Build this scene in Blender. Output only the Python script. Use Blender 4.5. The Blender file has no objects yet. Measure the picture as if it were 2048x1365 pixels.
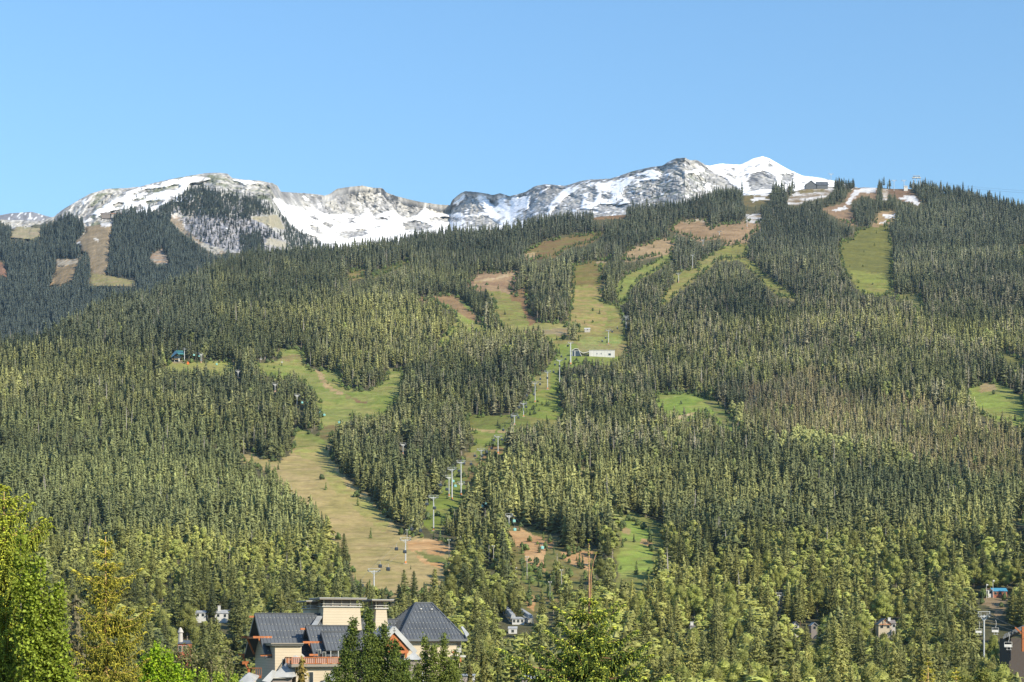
import bpy, math, random
import numpy as np
from mathutils import Vector, Matrix
random.seed(7); rng = np.random.default_rng(7)
S = bpy.context.scene
COL = S.collection
# ---------------------------------------------------------------- camera, sky, sun, exposure
F = 3600.0; CX = 1024.0; HY = 1280.0; CZ = 30.0          # focal length in photo pixels, horizon row, eye height
cam = bpy.data.cameras.new('camera'); cam_o = bpy.data.objects.new('camera', cam); COL.objects.link(cam_o)
cam.sensor_width = 36.0; cam.lens = F/2048*36.0
cam.shift_y = (HY-682.5)/2048
cam.clip_start = 0.5; cam.clip_end = 40000
cam_o.location = (0, 0, CZ); cam_o.rotation_euler = (math.pi/2, 0, 0)
S.camera = cam_o
SUN_EL, SUN_AZ = 31.0, 134.0
w = bpy.data.worlds.new("World"); S.world = w; w.use_nodes = True
sky = w.node_tree.nodes.new('ShaderNodeTexSky'); sky.sky_type = 'NISHITA'; sky.sun_disc = False
sky.sun_elevation = math.radians(SUN_EL); sky.sun_rotation = math.radians(SUN_AZ)
sky.altitude = 0; sky.air_density = 1.7; sky.dust_density = 0.1; sky.ozone_density = 9.0
bg = w.node_tree.nodes['Background']; w.node_tree.links.new(sky.outputs[0], bg.inputs[0]); bg.inputs[1].default_value = 0.119
sl = bpy.data.lights.new('sun', 'SUN'); sl.energy = 4.7; sl.angle = math.radians(0.5); sl.color = (1.0, 0.89, 0.70)
so = bpy.data.objects.new('sun', sl); COL.objects.link(so)
az, el = math.radians(SUN_AZ), math.radians(SUN_EL)
sv = Vector((math.sin(az)*math.cos(el), math.cos(az)*math.cos(el), math.sin(el)))
so.rotation_euler = (-sv).to_track_quat('-Z', 'Y').to_euler(); so.location = (200, -200, 300)
S.view_settings.view_transform = 'Standard'; S.view_settings.look = 'None'
S.view_settings.exposure = 0.74; S.view_settings.gamma = 1.0; S.view_settings.use_curve_mapping = False
S.cycles.max_bounces = 6; S.cycles.diffuse_bounces = 3; S.cycles.glossy_bounces = 2; S.cycles.transmission_bounces = 2
S.cycles.volume_bounces = 0; S.cycles.transparent_max_bounces = 8

# ---------------------------------------------------------------- helpers
def P(x, y, d):
    return Vector(((x-CX)/F*d, d, CZ+(HY-y)/F*d))
def tag(o, label=None, cat=None, group=None, kind=None):
    if label: o['label'] = label
    if cat: o['category'] = cat
    if group: o['group'] = group
    if kind: o['kind'] = kind
    return o
def empty(name, loc=(0, 0, 0), rz=0.0):
    o = bpy.data.objects.new(name, None); COL.objects.link(o); o.location = loc; o.rotation_euler = (0, 0, rz)
    o.empty_display_size = 0.5
    return o
def copy_tree(o, parent=None):
    c = o.copy(); COL.objects.link(c); c.parent = parent
    for ch in o.children: copy_tree(ch, c)
    return c
class MB:
    """collects shapes for one mesh object"""
    def __init__(s): s.v = []; s.f = []; s.m = []
    def add(s, vs, fs, mi=0):
        b = len(s.v); s.v += [tuple(p) for p in vs]
        for f in fs: s.f.append(tuple(i+b for i in f)); s.m.append(mi)
        return s
    def box(s, c, sz, rz=0, mi=0, ax=None):
        hx, hy, hz = sz[0]/2, sz[1]/2, sz[2]/2
        R = ax if ax is not None else Matrix.Rotation(rz, 3, 'Z')
        vs = [Vector(c)+R@Vector((x, y, z)) for x in (-hx, hx) for y in (-hy, hy) for z in (-hz, hz)]
        return s.add(vs, [(0, 1, 3, 2), (4, 6, 7, 5), (0, 4, 5, 1), (2, 3, 7, 6), (0, 2, 6, 4), (1, 5, 7, 3)], mi)
    def bar(s, a, b, w, h=None, mi=0):
        a = Vector(a); b = Vector(b); d = b-a; L = d.length
        if L < 1e-6: return s
        q = d.to_track_quat('X', 'Z').to_matrix()
        return s.box((a+b)/2, (L, w, h or w), ax=q, mi=mi)
    def tube(s, pts, r, n=6, mi=0, cap=True):
        pts = [Vector(p) for p in pts]
        rs = r if hasattr(r, '__len__') else [r]*len(pts)
        vs = []; fs = []
        for i, p in enumerate(pts):
            t = (pts[min(i+1, len(pts)-1)]-pts[max(i-1, 0)]).normalized()
            u = t.orthogonal().normalized() if i == 0 else (u-u.dot(t)*t).normalized()
            v = t.cross(u)
            for k in range(n):
                a = 2*math.pi*k/n; vs.append(p+(u*math.cos(a)+v*math.sin(a))*rs[i])
        for i in range(len(pts)-1):
            for k in range(n):
                fs.append((i*n+k, i*n+(k+1) % n, (i+1)*n+(k+1) % n, (i+1)*n+k))
        if cap: fs.append(tuple(range(n-1, -1, -1))); fs.append(tuple((len(pts)-1)*n+k for k in range(n)))
        return s.add(vs, fs, mi)
    def prism(s, poly, off, mi=0):
        """closed solid: planar polygon swept by the vector off"""
        n = len(poly); off = Vector(off); vs = [Vector(p) for p in poly]+[Vector(p)+off for p in poly]
        return s.add(vs, [tuple(range(n)), tuple(range(2*n-1, n-1, -1))]+[(i, i+n, (i+1) % n+n, (i+1) % n) for i in range(n)], mi)
    def mesh(s, name):
        me = bpy.data.meshes.new(name); me.from_pydata(s.v, [], s.f)
        return me
    def build(s, name, mats, parent=None, smooth=False, fix=True):
        me = s.mesh(name)
        if not isinstance(mats, (list, tuple)): mats = [mats]
        for m in mats: me.materials.append(m)
        if len(mats) > 1: me.polygons.foreach_set('material_index', s.m)
        if fix:
            import bmesh
            bm = bmesh.new(); bm.from_mesh(me); bmesh.ops.recalc_face_normals(bm, faces=bm.faces); bm.to_mesh(me); bm.free()
        if smooth: me.polygons.foreach_set('use_smooth', [True]*len(me.polygons))
        me.update()
        o = bpy.data.objects.new(name, me); COL.objects.link(o); o.parent = parent
        return o
def np_mesh(name, V, Fq, mats, mi=None, smooth=False):
    me = bpy.data.meshes.new(name); k = Fq.shape[1]
    me.vertices.add(len(V)); me.vertices.foreach_set('co', np.ascontiguousarray(V, np.float32).ravel())
    me.loops.add(Fq.size); me.loops.foreach_set('vertex_index', np.ascontiguousarray(Fq, np.int32).ravel())
    me.polygons.add(len(Fq)); me.polygons.foreach_set('loop_start', np.arange(0, Fq.size, k, dtype=np.int32))
    me.polygons.foreach_set('loop_total', np.full(len(Fq), k, np.int32))
    for m in mats: me.materials.append(m)
    if mi is not None: me.polygons.foreach_set('material_index', mi.astype(np.int32))
    me.polygons.foreach_set('use_smooth', np.full(len(Fq), smooth))
    me.update(calc_edges=True); me.validate()
    return me
# numpy gradient noise
_perm = np.random.default_rng(3).permutation(512).astype(np.int64); _perm = np.concatenate([_perm, _perm, _perm])
_g = np.random.default_rng(4).uniform(0, 2*np.pi, 512); _gx, _gy = np.cos(_g), np.sin(_g)
def pn(x, y):
    xi = np.floor(x).astype(np.int64); yi = np.floor(y).astype(np.int64); xf = x-xi; yf = y-yi
    u = xf*xf*xf*(xf*(xf*6-15)+10); v = yf*yf*yf*(yf*(yf*6-15)+10)
    def gr(ix, iy, fx, fy):
        h = _perm[(_perm[ix % 512]+iy) % 512]; return _gx[h]*fx+_gy[h]*fy
    a = gr(xi, yi, xf, yf); b = gr(xi+1, yi, xf-1, yf); c = gr(xi, yi+1, xf, yf-1); d = gr(xi+1, yi+1, xf-1, yf-1)
    return 1.5*((a*(1-u)+b*u)*(1-v)+(c*(1-u)+d*u)*v)
def fbm(x, y, o=4, l=2.03, g=0.5):
    s = 0; a = 1.0; t = 0
    for i in range(o): s = s+a*pn(x+17.3*i, y-9.1*i); t += a; a *= g; x = x*l; y = y*l
    return s/t
def ridged(x, y, o=5, g=0.55):
    s = 0; a = 1.0; t = 0
    for i in range(o): s = s+a*(1-2*np.abs(pn(x+31.7*i, y+5.3*i))); t += a; a *= g; x = x*2.07; y = y*2.07
    return s/t
def inpoly(x, y, poly):
    p = np.array(poly, float); m = (x >= p[:, 0].min()) & (x <= p[:, 0].max()) & (y >= p[:, 1].min()) & (y <= p[:, 1].max())
    out = np.zeros(x.shape, bool)
    if not m.any(): return out
    xs = x[m]; ys = y[m]; r = np.zeros(xs.shape, bool); j = len(p)-1
    for i in range(len(p)):
        xi, yi = p[i]; xj, yj = p[j]
        if yi != yj: r ^= ((yi > ys) != (yj > ys)) & (xs < (xj-xi)*(ys-yi)/(yj-yi)+xi)
        j = i
    out[m] = r
    return out
# ---------------------------------------------------------------- materials
def mat(name, color, rough=0.7, spec=0.3, metal=0.0, noise=None, bump=None, color2=None):
    m = bpy.data.materials.new(name); m.use_nodes = True; nt = m.node_tree; b = nt.nodes['Principled BSDF']
    b.inputs['Base Color'].default_value = (*color, 1); b.inputs['Roughness'].default_value = rough
    b.inputs['Specular IOR Level'].default_value = spec; b.inputs['Metallic'].default_value = metal
    if noise:
        sc, amt = noise
        tc = nt.nodes.new('ShaderNodeTexCoord'); n = nt.nodes.new('ShaderNodeTexNoise'); n.inputs['Scale'].default_value = sc; n.inputs['Detail'].default_value = 5
        mr = nt.nodes.new('ShaderNodeMapRange'); mr.inputs[1].default_value = .3; mr.inputs[2].default_value = .7
        mx = nt.nodes.new('ShaderNodeMix'); mx.data_type = 'RGBA'
        c2 = color2 or tuple(c*(1-amt) for c in color)
        mx.inputs[6].default_value = (*color, 1); mx.inputs[7].default_value = (*c2, 1)
        nt.links.new(tc.outputs['Object'], n.inputs['Vector']); nt.links.new(n.outputs[0], mr.inputs[0]); nt.links.new(mr.outputs[0], mx.inputs[0])
        nt.links.new(mx.outputs[2], b.inputs['Base Color'])
        if bump:
            bp = nt.nodes.new('ShaderNodeBump'); bp.inputs['Strength'].default_value = bump; nt.links.new(n.outputs[0], bp.inputs['Height']); nt.links.new(bp.outputs[0], b.inputs['Normal'])
    return m
def terrain_mat(name, sc, rough=0.95):
    m = bpy.data.materials.new(name); m.use_nodes = True; nt = m.node_tree; b = nt.nodes['Principled BSDF']
    at = nt.nodes.new('ShaderNodeAttribute'); at.attribute_name = 'Col'
    tc = nt.nodes.new('ShaderNodeTexCoord'); n = nt.nodes.new('ShaderNodeTexNoise'); n.inputs['Scale'].default_value = sc; n.inputs['Detail'].default_value = 8; n.inputs['Roughness'].default_value = .65
    mr = nt.nodes.new('ShaderNodeMapRange'); mr.inputs[1].default_value = .25; mr.inputs[2].default_value = .75; mr.inputs[3].default_value = .72; mr.inputs[4].default_value = 1.25
    mx = nt.nodes.new('ShaderNodeMix'); mx.data_type = 'RGBA'; mx.blend_type = 'MULTIPLY'; mx.inputs[0].default_value = 1
    nt.links.new(tc.outputs['Object'], n.inputs['Vector']); nt.links.new(n.outputs[0], mr.inputs[0])
    nt.links.new(at.outputs['Color'], mx.inputs[6]); nt.links.new(mr.outputs[0], mx.inputs[7]); nt.links.new(mx.outputs[2], b.inputs['Base Color'])
    b.inputs['Roughness'].default_value = rough; b.inputs['Specular IOR Level'].default_value = .1
    bp = nt.nodes.new('ShaderNodeBump'); bp.inputs['Strength'].default_value = .5; bp.inputs['Distance'].default_value = 1.5; nt.links.new(n.outputs[0], bp.inputs['Height']); nt.links.new(bp.outputs[0], b.inputs['Normal'])
    return m
def foliage_mat(name, src, color=(1, 1, 1), rough=0.6, nsc=0.5, trans=0.0):
    """src: 'inst' (tint of the forest point), 'obj' (the object's own colour), 'fix'"""
    m = bpy.data.materials.new(name); m.use_nodes = True; nt = m.node_tree; b = nt.nodes['Principled BSDF']
    if src == 'inst':
        at = nt.nodes.new('ShaderNodeAttribute'); at.attribute_type = 'INSTANCER'; at.attribute_name = 'tint'; c = at.outputs['Color']
    elif src == 'obj':
        at = nt.nodes.new('ShaderNodeObjectInfo'); c = at.outputs['Color']
    else:
        at = nt.nodes.new('ShaderNodeRGB'); at.outputs[0].default_value = (*color, 1); c = at.outputs[0]
    tc = nt.nodes.new('ShaderNodeTexCoord'); n = nt.nodes.new('ShaderNodeTexNoise'); n.inputs['Scale'].default_value = nsc; n.inputs['Detail'].default_value = 4
    mr = nt.nodes.new('ShaderNodeMapRange'); mr.inputs[1].default_value = .3; mr.inputs[2].default_value = .7; mr.inputs[3].default_value = .60; mr.inputs[4].default_value = 1.36
    mx = nt.nodes.new('ShaderNodeMix'); mx.data_type = 'RGBA'; mx.blend_type = 'MULTIPLY'; mx.inputs[0].default_value = 1
    nt.links.new(tc.outputs['Object'], n.inputs['Vector']); nt.links.new(n.outputs[0], mr.inputs[0])
    nt.links.new(c, mx.inputs[6]); nt.links.new(mr.outputs[0], mx.inputs[7]); nt.links.new(mx.outputs[2], b.inputs['Base Color'])
    b.inputs['Roughness'].default_value = rough; b.inputs['Specular IOR Level'].default_value = .25
    if trans > 0:
        t = nt.nodes.new('ShaderNodeBsdfTranslucent'); nt.links.new(mx.outputs[2], t.inputs['Color'])
        ms = nt.nodes.new('ShaderNodeMixShader'); ms.inputs[0].default_value = trans
        nt.links.new(b.outputs[0], ms.inputs[1]); nt.links.new(t.outputs[0], ms.inputs[2]); nt.links.new(ms.outputs[0], nt.nodes['Material Output'].inputs[0])
    return m
M_hill = terrain_mat('hill_ground', 0.12)
M_alp = terrain_mat('alpine_ground', 0.05)
M_inst = foliage_mat('forest_needles', 'inst', nsc=0.35)
M_obj = foliage_mat('tree_needles', 'obj', nsc=0.5)
M_objleaf = foliage_mat('tree_leaves', 'obj', nsc=0.6, trans=.25)
M_bark = mat('pale_bark', (.30, .26, .21), .9, noise=(1.5, .5))
M_barkd = mat('brown_bark', (.16, .11, .075), .9, noise=(3, .5))
# ---------------------------------------------------------------- land: hill (front), mountain (behind), valley ground
def srgb(r, g, b, k=0.54):
    f = lambda c: ((c/255+.055)/1.055)**2.4 if c/255 > .04045 else c/255/12.92
    return np.array([f(r)*k, f(g)*k, f(b)*k])
# distance at which the front hill shows at photo row y
DY = [(1450, 560), (1400, 660), (1365, 740), (1300, 850), (1250, 920), (1190, 1020), (1128, 1140), (1060, 1270), (1000, 1390), (900, 1610), (800, 1880), (700, 2200), (600, 2600), (500, 3050), (400, 3500), (350, 3750), (250, 4300)]
_y = np.array([a for a, b in DY][::-1], float); _d = np.array([b for a, b in DY][::-1], float)
def Dof(y): return np.interp(y, _y, _d)
_e = (HY-_y)/F
# smooth elevation-angle profile as function of distance
_dd = np.linspace(_d.min(), _d.max(), 400); _ee = np.interp(_dd, _d[::-1], _e[::-1])
_k = np.ones(25)/25; _ep = np.convolve(np.pad(_ee, 12, mode='reflect', reflect_type='odd'), _k, 'valid')
RIDGE = [(-400, 740), (0, 700), (100, 680), (219, 612), (300, 602), (352, 578), (437, 536), (500, 520), (600, 512), (680, 506), (750, 497), (830, 480), (900, 476), (1000, 470), (1060, 455), (1100, 448), (1200, 432), (1300, 425), (1380, 408), (1440, 392), (1486, 390), (1540, 384), (1575, 386), (1600, 378), (1640, 371), (1668, 373), (1700, 376), (1727, 374), (1760, 375), (1790, 377), (1818, 377), (1850, 378), (1900, 388), (1950, 397), (2048, 420), (2400, 500)]
_rx = np.array([a for a, b in RIDGE], float); _ry = np.array([b for a, b in RIDGE], float)
xs = np.arange(-260, 2320, 2.3)
drow = np.concatenate([np.arange(60, 560, 25), Dof(np.arange(1450, 330, -1.8)), np.arange(3860, 4700, 30)])
drow = np.unique(np.round(drow, 2))
XX, DD = np.meshgrid(xs, drow)
def front_z(X, D):
    """height of the front hill at image column X (photo px) and distance D"""
    wx = (X-CX)/F*D
    yr = np.interp(X, _rx, _ry); dr = Dof(yr); er = (HY-yr)/F; zr = CZ+er*dr
    zf = CZ+np.interp(D, _dd, _ep)*D
    zf = np.where(D < 560, 30+D*(_ep[0])*np.clip(D/560, 0, 1)**0, zf)
    zn = np.clip((D-120)/440, 0, 1); zf = np.where(D < 560, (CZ+_ep[0]*560)*zn**1.5-1.5*(1-zn), zf)
    amp = np.clip((D-900)/600, 0, 1)*np.clip((dr-D)/350, 0, 1)
    n = 16*fbm(wx/420+3, D/420, 3)+5*fbm(wx/110, D/110+7, 3)+1.0*fbm(wx/22, D/22, 2)
    zf = zf+amp*n
    zb = zr+6+6*fbm(wx/60, D/200, 2)*0.3-0.30*(D-dr)
    k = 5.0
    return -k*np.logaddexp(-zf/k, -zb/k)
ZZ = front_z(XX, DD)
YPX = HY-(ZZ-CZ)/DD*F
# visible clearings: (polygon in photo pixels, colour a, colour b)
G1, G2, G3 = (168, 172, 100), (156, 152, 96), (134, 138, 84)
TAN, TAN2, RED, ORG, SNOW, GRV = (192, 168, 118), (172, 148, 104), (166, 136, 100), (234, 194, 142), (250, 250, 252), (182, 170, 140)
CLR = [
 ([(585,893),(655,893),(662,905),(672,922),(690,950),(705,970),(732,988),(752,1005),(765,1025),(790,1050),(802,1068),(845,1072),(893,1085),(905,1120),(893,1150),(912,1180),(870,1195),(720,1195),(705,1150),(690,1110),(665,1075),(650,1050),(625,1020),(590,990),(560,965),(510,935),(485,924),(480,912),(508,905),(512,912),(560,922),(578,912)], (205,182,130), (186,172,112)),
 ([(590,893),(650,893),(665,930),(700,980),(740,1005),(780,1050),(770,1065),(745,1050),(700,1010),(660,975),(640,930),(590,910)], (176,182,100), (190,176,116)),
 ([(560,698),(610,698),(612,735),(640,740),(678,742),(690,776),(735,782),(770,762),(775,738),(808,738),(805,790),(775,830),(740,842),(700,842),(690,852),(668,870),(660,893),(583,893),(590,862),(600,856),(636,872),(640,850),(638,828),(630,800),(612,770),(585,758),(556,762),(520,748),(508,728),(555,722),(556,705)], G1, (134,156,72)),
 ([(556,712),(608,712),(606,722),(560,722)], TAN2, G2),
 ([(640,852),(690,852),(665,872),(660,890),(636,872)], (150,130,90), G3),
 ([(630,740),(641,740),(655,768),(690,788),(686,792),(650,776)], (206,178,138), TAN),
 ([(690,788),(735,806),(732,810),(690,795)], (150,118,90), G2),
 ([(332,724),(462,722),(470,745),(430,754),(335,747)], G1, (170,178,90)),
 ([(345,712),(366,712),(366,726),(340,726)], GRV, TAN2),
 ([(835,597),(905,588),(940,612),(952,645),(985,660),(940,668),(918,658),(900,692),(866,700),(885,675),(916,640),(905,625),(872,608)], (150,170,76), G1),
 ([(835,597),(905,588),(930,615),(975,645),(950,645),(905,618),(880,605),(840,603)], (178,150,112), RED),
 ([(935,566),(960,545),(1037,543),(1030,568),(1022,588),(985,588),(965,582),(940,580)], (188,162,126), (164,134,108)),
 ([(945,562),(1030,547),(1034,549),(950,568)], (214,190,160), TAN),
 ([(972,580),(1022,588),(1052,560),(1058,590),(1055,620),(1080,647),(1135,645),(1135,640),(1143,600),(1143,575),(1145,570),(1205,570),(1200,580),(1206,604),(1235,608),(1252,640),(1252,690),(1240,696),(1155,694),(1150,715),(1115,710),(1085,672),(1010,665),(990,640),(985,600)], (150,164,82), (150,140,86)),
 ([(1023,588),(1052,568),(1055,600),(1055,628),(1040,605),(1020,602)], (166,130,94), (156,132,92)),
 ([(1038,600),(1055,620),(1082,645),(1060,650),(1048,625)], (158,122,86), RED),
 ([(1143,575),(1205,570),(1205,600),(1215,640),(1205,668),(1150,668),(1140,640)], (184,160,110), (160,164,88)),
 ([(1010,652),(1132,648),(1130,662),(1010,662)], G1, G2),
 ([(1040,662),(1135,656),(1140,672),(1050,670)], (168,158,128), TAN2),
 ([(1140,688),(1250,688),(1262,718),(1150,722)], (158,164,100), (164,150,104)),
 ([(1158,676),(1245,678),(1240,690),(1156,688)], (146,172,94), G1),
 ([(1144,530),(1205,518),(1228,512),(1204,535),(1203,570),(1143,572)], (140,138,74), (150,128,84)),
 ([(1200,523),(1212,520),(1212,526),(1190,527)], (220,205,180), TAN),
 ([(1235,600),(1225,580),(1250,550),(1275,538),(1300,528),(1330,510),(1345,508),(1345,522),(1310,545),(1280,560),(1262,580),(1255,605),(1240,610)], (150,166,84), (134,148,76)),
 ([(1240,520),(1255,500),(1295,488),(1312,478),(1350,478),(1347,494),(1334,512),(1300,516),(1262,524)], (196,170,134), (178,154,116)),
 ([(1335,462),(1356,442),(1415,438),(1420,456),(1450,446),(1517,442),(1520,460),(1500,470),(1494,484),(1450,492),(1440,478),(1400,484),(1360,470)], (190,162,128), (168,140,106)),
 ([(1365,443),(1410,439),(1410,444),(1370,447)], (225,215,200), TAN),
 ([(1445,494),(1493,487),(1498,500),(1488,512),(1512,532),(1560,572),(1608,604),(1560,596),(1535,575),(1480,522),(1440,522),(1425,512)], (152,160,84), (140,138,78)),
 ([(1346,547),(1372,538),(1400,535),(1396,556),(1365,580),(1335,608),(1320,612),(1325,590),(1350,565)], (150,160,82), (158,150,90)),
 ([(1395,522),(1430,505),(1452,508),(1425,532),(1400,556)], (152,160,88), (158,148,96)),
 ([(1486,383),(1542,381),(1540,402),(1505,415),(1488,410)], (146,128,92), (120,116,76)),
 ([(1490,388),(1540,384),(1538,390),(1515,392),(1540,398),(1505,404),(1500,398),(1520,393)], SNOW, SNOW),
 ([(1492,430),(1520,428),(1522,446),(1494,446)], (170,150,120), SNOW),
 ([(1572,406),(1590,385),(1597,374),(1640,371),(1670,373),(1662,386),(1645,396),(1610,404),(1590,414)], SNOW, (150,130,100)),
 ([(1594,382),(1620,380),(1650,378),(1648,384),(1600,388)], (160,146,104), (140,130,96)),
 ([(1640,418),(1690,406),(1694,392),(1705,378),(1727,374),(1755,374),(1752,399),(1726,392),(1712,398),(1700,408),(1712,452),(1698,452),(1668,434)], (176,150,120), (164,134,106)),
 ([(1706,379),(1754,374),(1750,384),(1722,386),(1706,398),(1700,408),(1690,408),(1704,390)], SNOW, SNOW),
 ([(1664,421),(1693,413),(1693,420),(1668,423)], SNOW, SNOW),
 ([(1768,380),(1818,377),(1842,404),(1840,411),(1796,400),(1790,390),(1768,392)], (158,128,104), (140,116,92)),
 ([(1797,397),(1812,391),(1828,392),(1842,406),(1836,411)], SNOW, SNOW),
 ([(1764,377),(1774,377),(1776,402),(1766,398)], SNOW, TAN2),
 ([(1758,424),(1790,422),(1790,440),(1776,448),(1774,458),(1712,460),(1745,452)], (180,152,122), TAN),
 ([(1766,430),(1790,429),(1789,437),(1768,436)], SNOW, SNOW),
 ([(1757,446),(1772,443),(1770,448),(1758,448)], SNOW, SNOW),
 ([(1712,458),(1775,450),(1784,480),(1787,520),(1784,560),(1790,590),(1760,595),(1725,590),(1700,562),(1682,532),(1676,500),(1680,482),(1708,476)], (138,136,72), (126,128,70)),
 ([(1700,540),(1770,548),(1790,590),(1745,595),(1712,578)], (156,168,78), (140,146,74)),
 ([(1788,592),(1842,586),(1850,625),(1830,625),(1815,602),(1790,603)], (150,150,86), G2),
 ([(1994,696),(2050,722),(2052,742),(2006,740)], (138,138,78), (120,120,70)),
 ([(2038,495),(2052,495),(2052,515),(2040,512)], (150,150,90), G2),
 ([(1935,780),(1958,768),(2000,765),(2052,800),(2052,860),(1990,842),(1950,822),(1935,805)], (158,182,84), (146,160,80)),
 ([(1960,770),(1995,768),(1990,782),(1962,786)], (196,180,140), TAN),
 ([(1305,787),(1380,785),(1432,800),(1462,832),(1476,868),(1455,862),(1420,838),(1380,842),(1340,842),(1315,815)], (150,178,80), (132,160,70)),
 ([(1338,836),(1390,824),(1415,832),(1410,836),(1390,829),(1345,841)], (226,204,160), TAN),
 ([(1400,790),(1440,804),(1480,866),(1455,858),(1425,822)], (118,142,68), G3),
 ([(1115,690),(1150,690),(1165,712),(1240,714),(1240,732),(1165,730),(1122,742),(1118,800),(1130,838),(1087,866),(1015,872),(1012,905),(975,925),(952,960),(932,998),(905,1030),(884,1060),(862,1066),(848,1052),(852,1010),(880,985),(890,960),(925,920),(950,885),(945,866),(930,862),(930,832),(1030,832),(1060,790),(1087,745),(1115,705)], (144,164,74), (128,150,64)),
 ([(930,832),(1025,834),(1080,842),(1082,860),(935,860)], (140,138,78), (132,144,74)),
 ([(935,858),(1015,862),(1015,866),(935,863)], (214,190,140), TAN),
 ([(1055,752),(1100,745),(1100,780),(1070,785)], (176,168,100), G2),
 ([(985,880),(1012,900),(975,928),(952,960),(935,985),(930,960),(955,925)], (176,140,100), (150,140,80)),
 ([(930,905),(955,905),(950,940),(925,960)], (170,150,104), G2),
 ([(1048,832),(1075,836),(1130,842),(1125,862),(1085,868)], (160,156,88), G2),
 ([(1010,1048),(1060,1050),(1120,1080),(1190,1100),(1190,1150),(1130,1200),(1110,1225),(1040,1235),(1000,1215),(1020,1160)], (120,130,70), (146,134,84)),
 ([(1236,1140),(1225,1100),(1210,1012),(1262,1022),(1332,1050),(1346,1100),(1330,1195),(1230,1195)], (150,162,84), (136,142,78)),
 ([(812,1084),(850,1078),(898,1080),(902,1104),(880,1112),(850,1102),(834,1108),(816,1100)], ORG, (216,170,116)),
 ([(828,1112),(870,1125),(890,1128),(902,1132),(880,1135),(850,1130)], (220,170,112), ORG),
 ([(830,1102),(880,1110),(900,1125),(860,1125)], (120,146,60), G3),
 ([(1018,1064),(1045,1060),(1066,1070),(1106,1084),(1104,1098),(1092,1102),(1090,1144),(1048,1124),(1052,1102),(1026,1088)], ORG, (212,166,118)),
 ([(1122,1102),(1184,1104),(1182,1142),(1150,1132),(1126,1122)], ORG, (216,170,120)),
 ([(1032,1048),(1045,1050),(1046,1066),(1036,1060)], ORG, ORG),
 ([(1052,1188),(1076,1195),(1066,1222),(1054,1212)], (216,160,104), ORG),
 ([(1050,1140),(1090,1150),(1110,1168),(1098,1190),(1070,1172),(1040,1158)], (132,160,70), G3),
 ([(1225,1024),(1262,1040),(1302,1062),(1306,1090),(1302,1152),(1240,1158),(1235,1110),(1247,1080)], (160,190,84), (150,170,84)),
 ([(1236,1045),(1262,1060),(1258,1068),(1244,1064)], (190,170,120), TAN),
 ([(1280,1078),(1306,1086),(1304,1094),(1282,1088)], (222,182,130), TAN),
 ([(1148,935),(1192,940),(1182,957),(1152,957)], (178,164,112), G1),
 ([(692,562),(700,540),(732,538),(728,560)], (140,136,78), TAN2),
 ([(738,548),(790,530),(816,518),(820,524),(790,542),(745,558)], (134,130,76), (120,120,72)),
 ([(1048,505),(1085,484),(1147,470),(1212,465),(1182,487),(1130,500),(1116,514),(1060,522)], (142,134,82), (150,120,86)),
 ([(1048,508),(1072,506),(1070,518),(1050,518)], (206,184,150), TAN),
 ([(1186,428),(1252,425),(1252,437),(1190,439)], (150,122,94), RED),
 ([(1188,427),(1250,424),(1250,427),(1200,430)], (220,210,190), TAN),
 ([(2020,1034),(2052,1034),(2052,1054),(2040,1050)], (210,190,130), G1),
 ([(1966,1190),(2016,1190),(2012,1208),(1998,1240),(1982,1215),(1962,1210)], (172,150,120), (160,140,104)),
]
ISLANDS = [[(1056,560),(1095,540),(1140,545),(1143,575),(1140,612),(1110,640),(1085,640),(1060,605)], [(1130,655),(1156,655),(1156,684),(1130,684)], [(1022,575),(1052,550),(1048,585),(1028,590)],
           [(600,812),(636,806),(634,872),(600,858)], [(1206,545),(1245,545),(1232,604),(1206,604)]]
def paint(x, y, wx, wy, base, polys, amp=2.2):
    nx = amp*fbm(wx/14, wy/14, 3)*3; ny = amp*fbm(wx/14+50, wy/14, 3)*2.4
    col = base.copy(); mix = np.clip(.5+1.9*fbm(wx/38+9, wy/20, 5, 2.03, .65), 0, 1)[..., None]
    inside = np.zeros(x.shape, bool); tanp = np.clip((fbm(wx/55+31, wy/45, 5, 2.03, .62)-.02)*3.2, 0, .75)[..., None]; tc_ = srgb(186, 162, 112)
    strk = fbm(wx/70, wy/6+.15*fbm(wx/30, wy/30, 2), 4)[..., None]; tuft = fbm(wx/5, wy/6, 3)[..., None]
    for poly, a, b in polys:
        m = inpoly(x+nx, y+ny, poly)
        if m.any():
            ca, cb = srgb(*a), srgb(*b); gy = float(ca[1] > ca[0]*1.05 and ca[1] > ca[2]*1.5); q = ca*(1-mix)+cb*mix; q = q*(1-.10*gy)+tc_*.10*gy; q = q*(1-tanp*.45*gy)+tc_*tanp*.45*gy; q = q*(1+.30*strk+.16*tuft); col[m] = q[m]; inside |= m
    return col, inside
WX = (XX-CX)/F*DD
fl = np.clip(.5+fbm(WX/40, DD/40, 3), 0, 1)[..., None]
base = np.array([.075, .075, .035])*fl+np.array([.10, .09, .05])*(1-fl)
colF, _ = paint(XX, YPX, WX, DD, base, CLR)
def grid_mesh(name, V3, C3, m):
    nr, nc = V3.shape[:2]; i = np.arange(nr*nc).reshape(nr, nc)
    q = np.stack([i[:-1, :-1], i[:-1, 1:], i[1:, 1:], i[1:, :-1]], -1).reshape(-1, 4)
    me = np_mesh(name, V3.reshape(-1, 3), q, [m], smooth=True)
    ca = me.attributes.new('Col', 'FLOAT_COLOR', 'POINT')
    ca.data.foreach_set('color', np.concatenate([C3.reshape(-1, 3), np.ones((nr*nc, 1))], 1).astype(np.float32).ravel())
    o = bpy.data.objects.new(name, me); COL.objects.link(o); return o
hill = grid_mesh('hill', np.stack([WX, DD, ZZ], -1), colF, M_hill); tag(hill, kind='structure')
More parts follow.
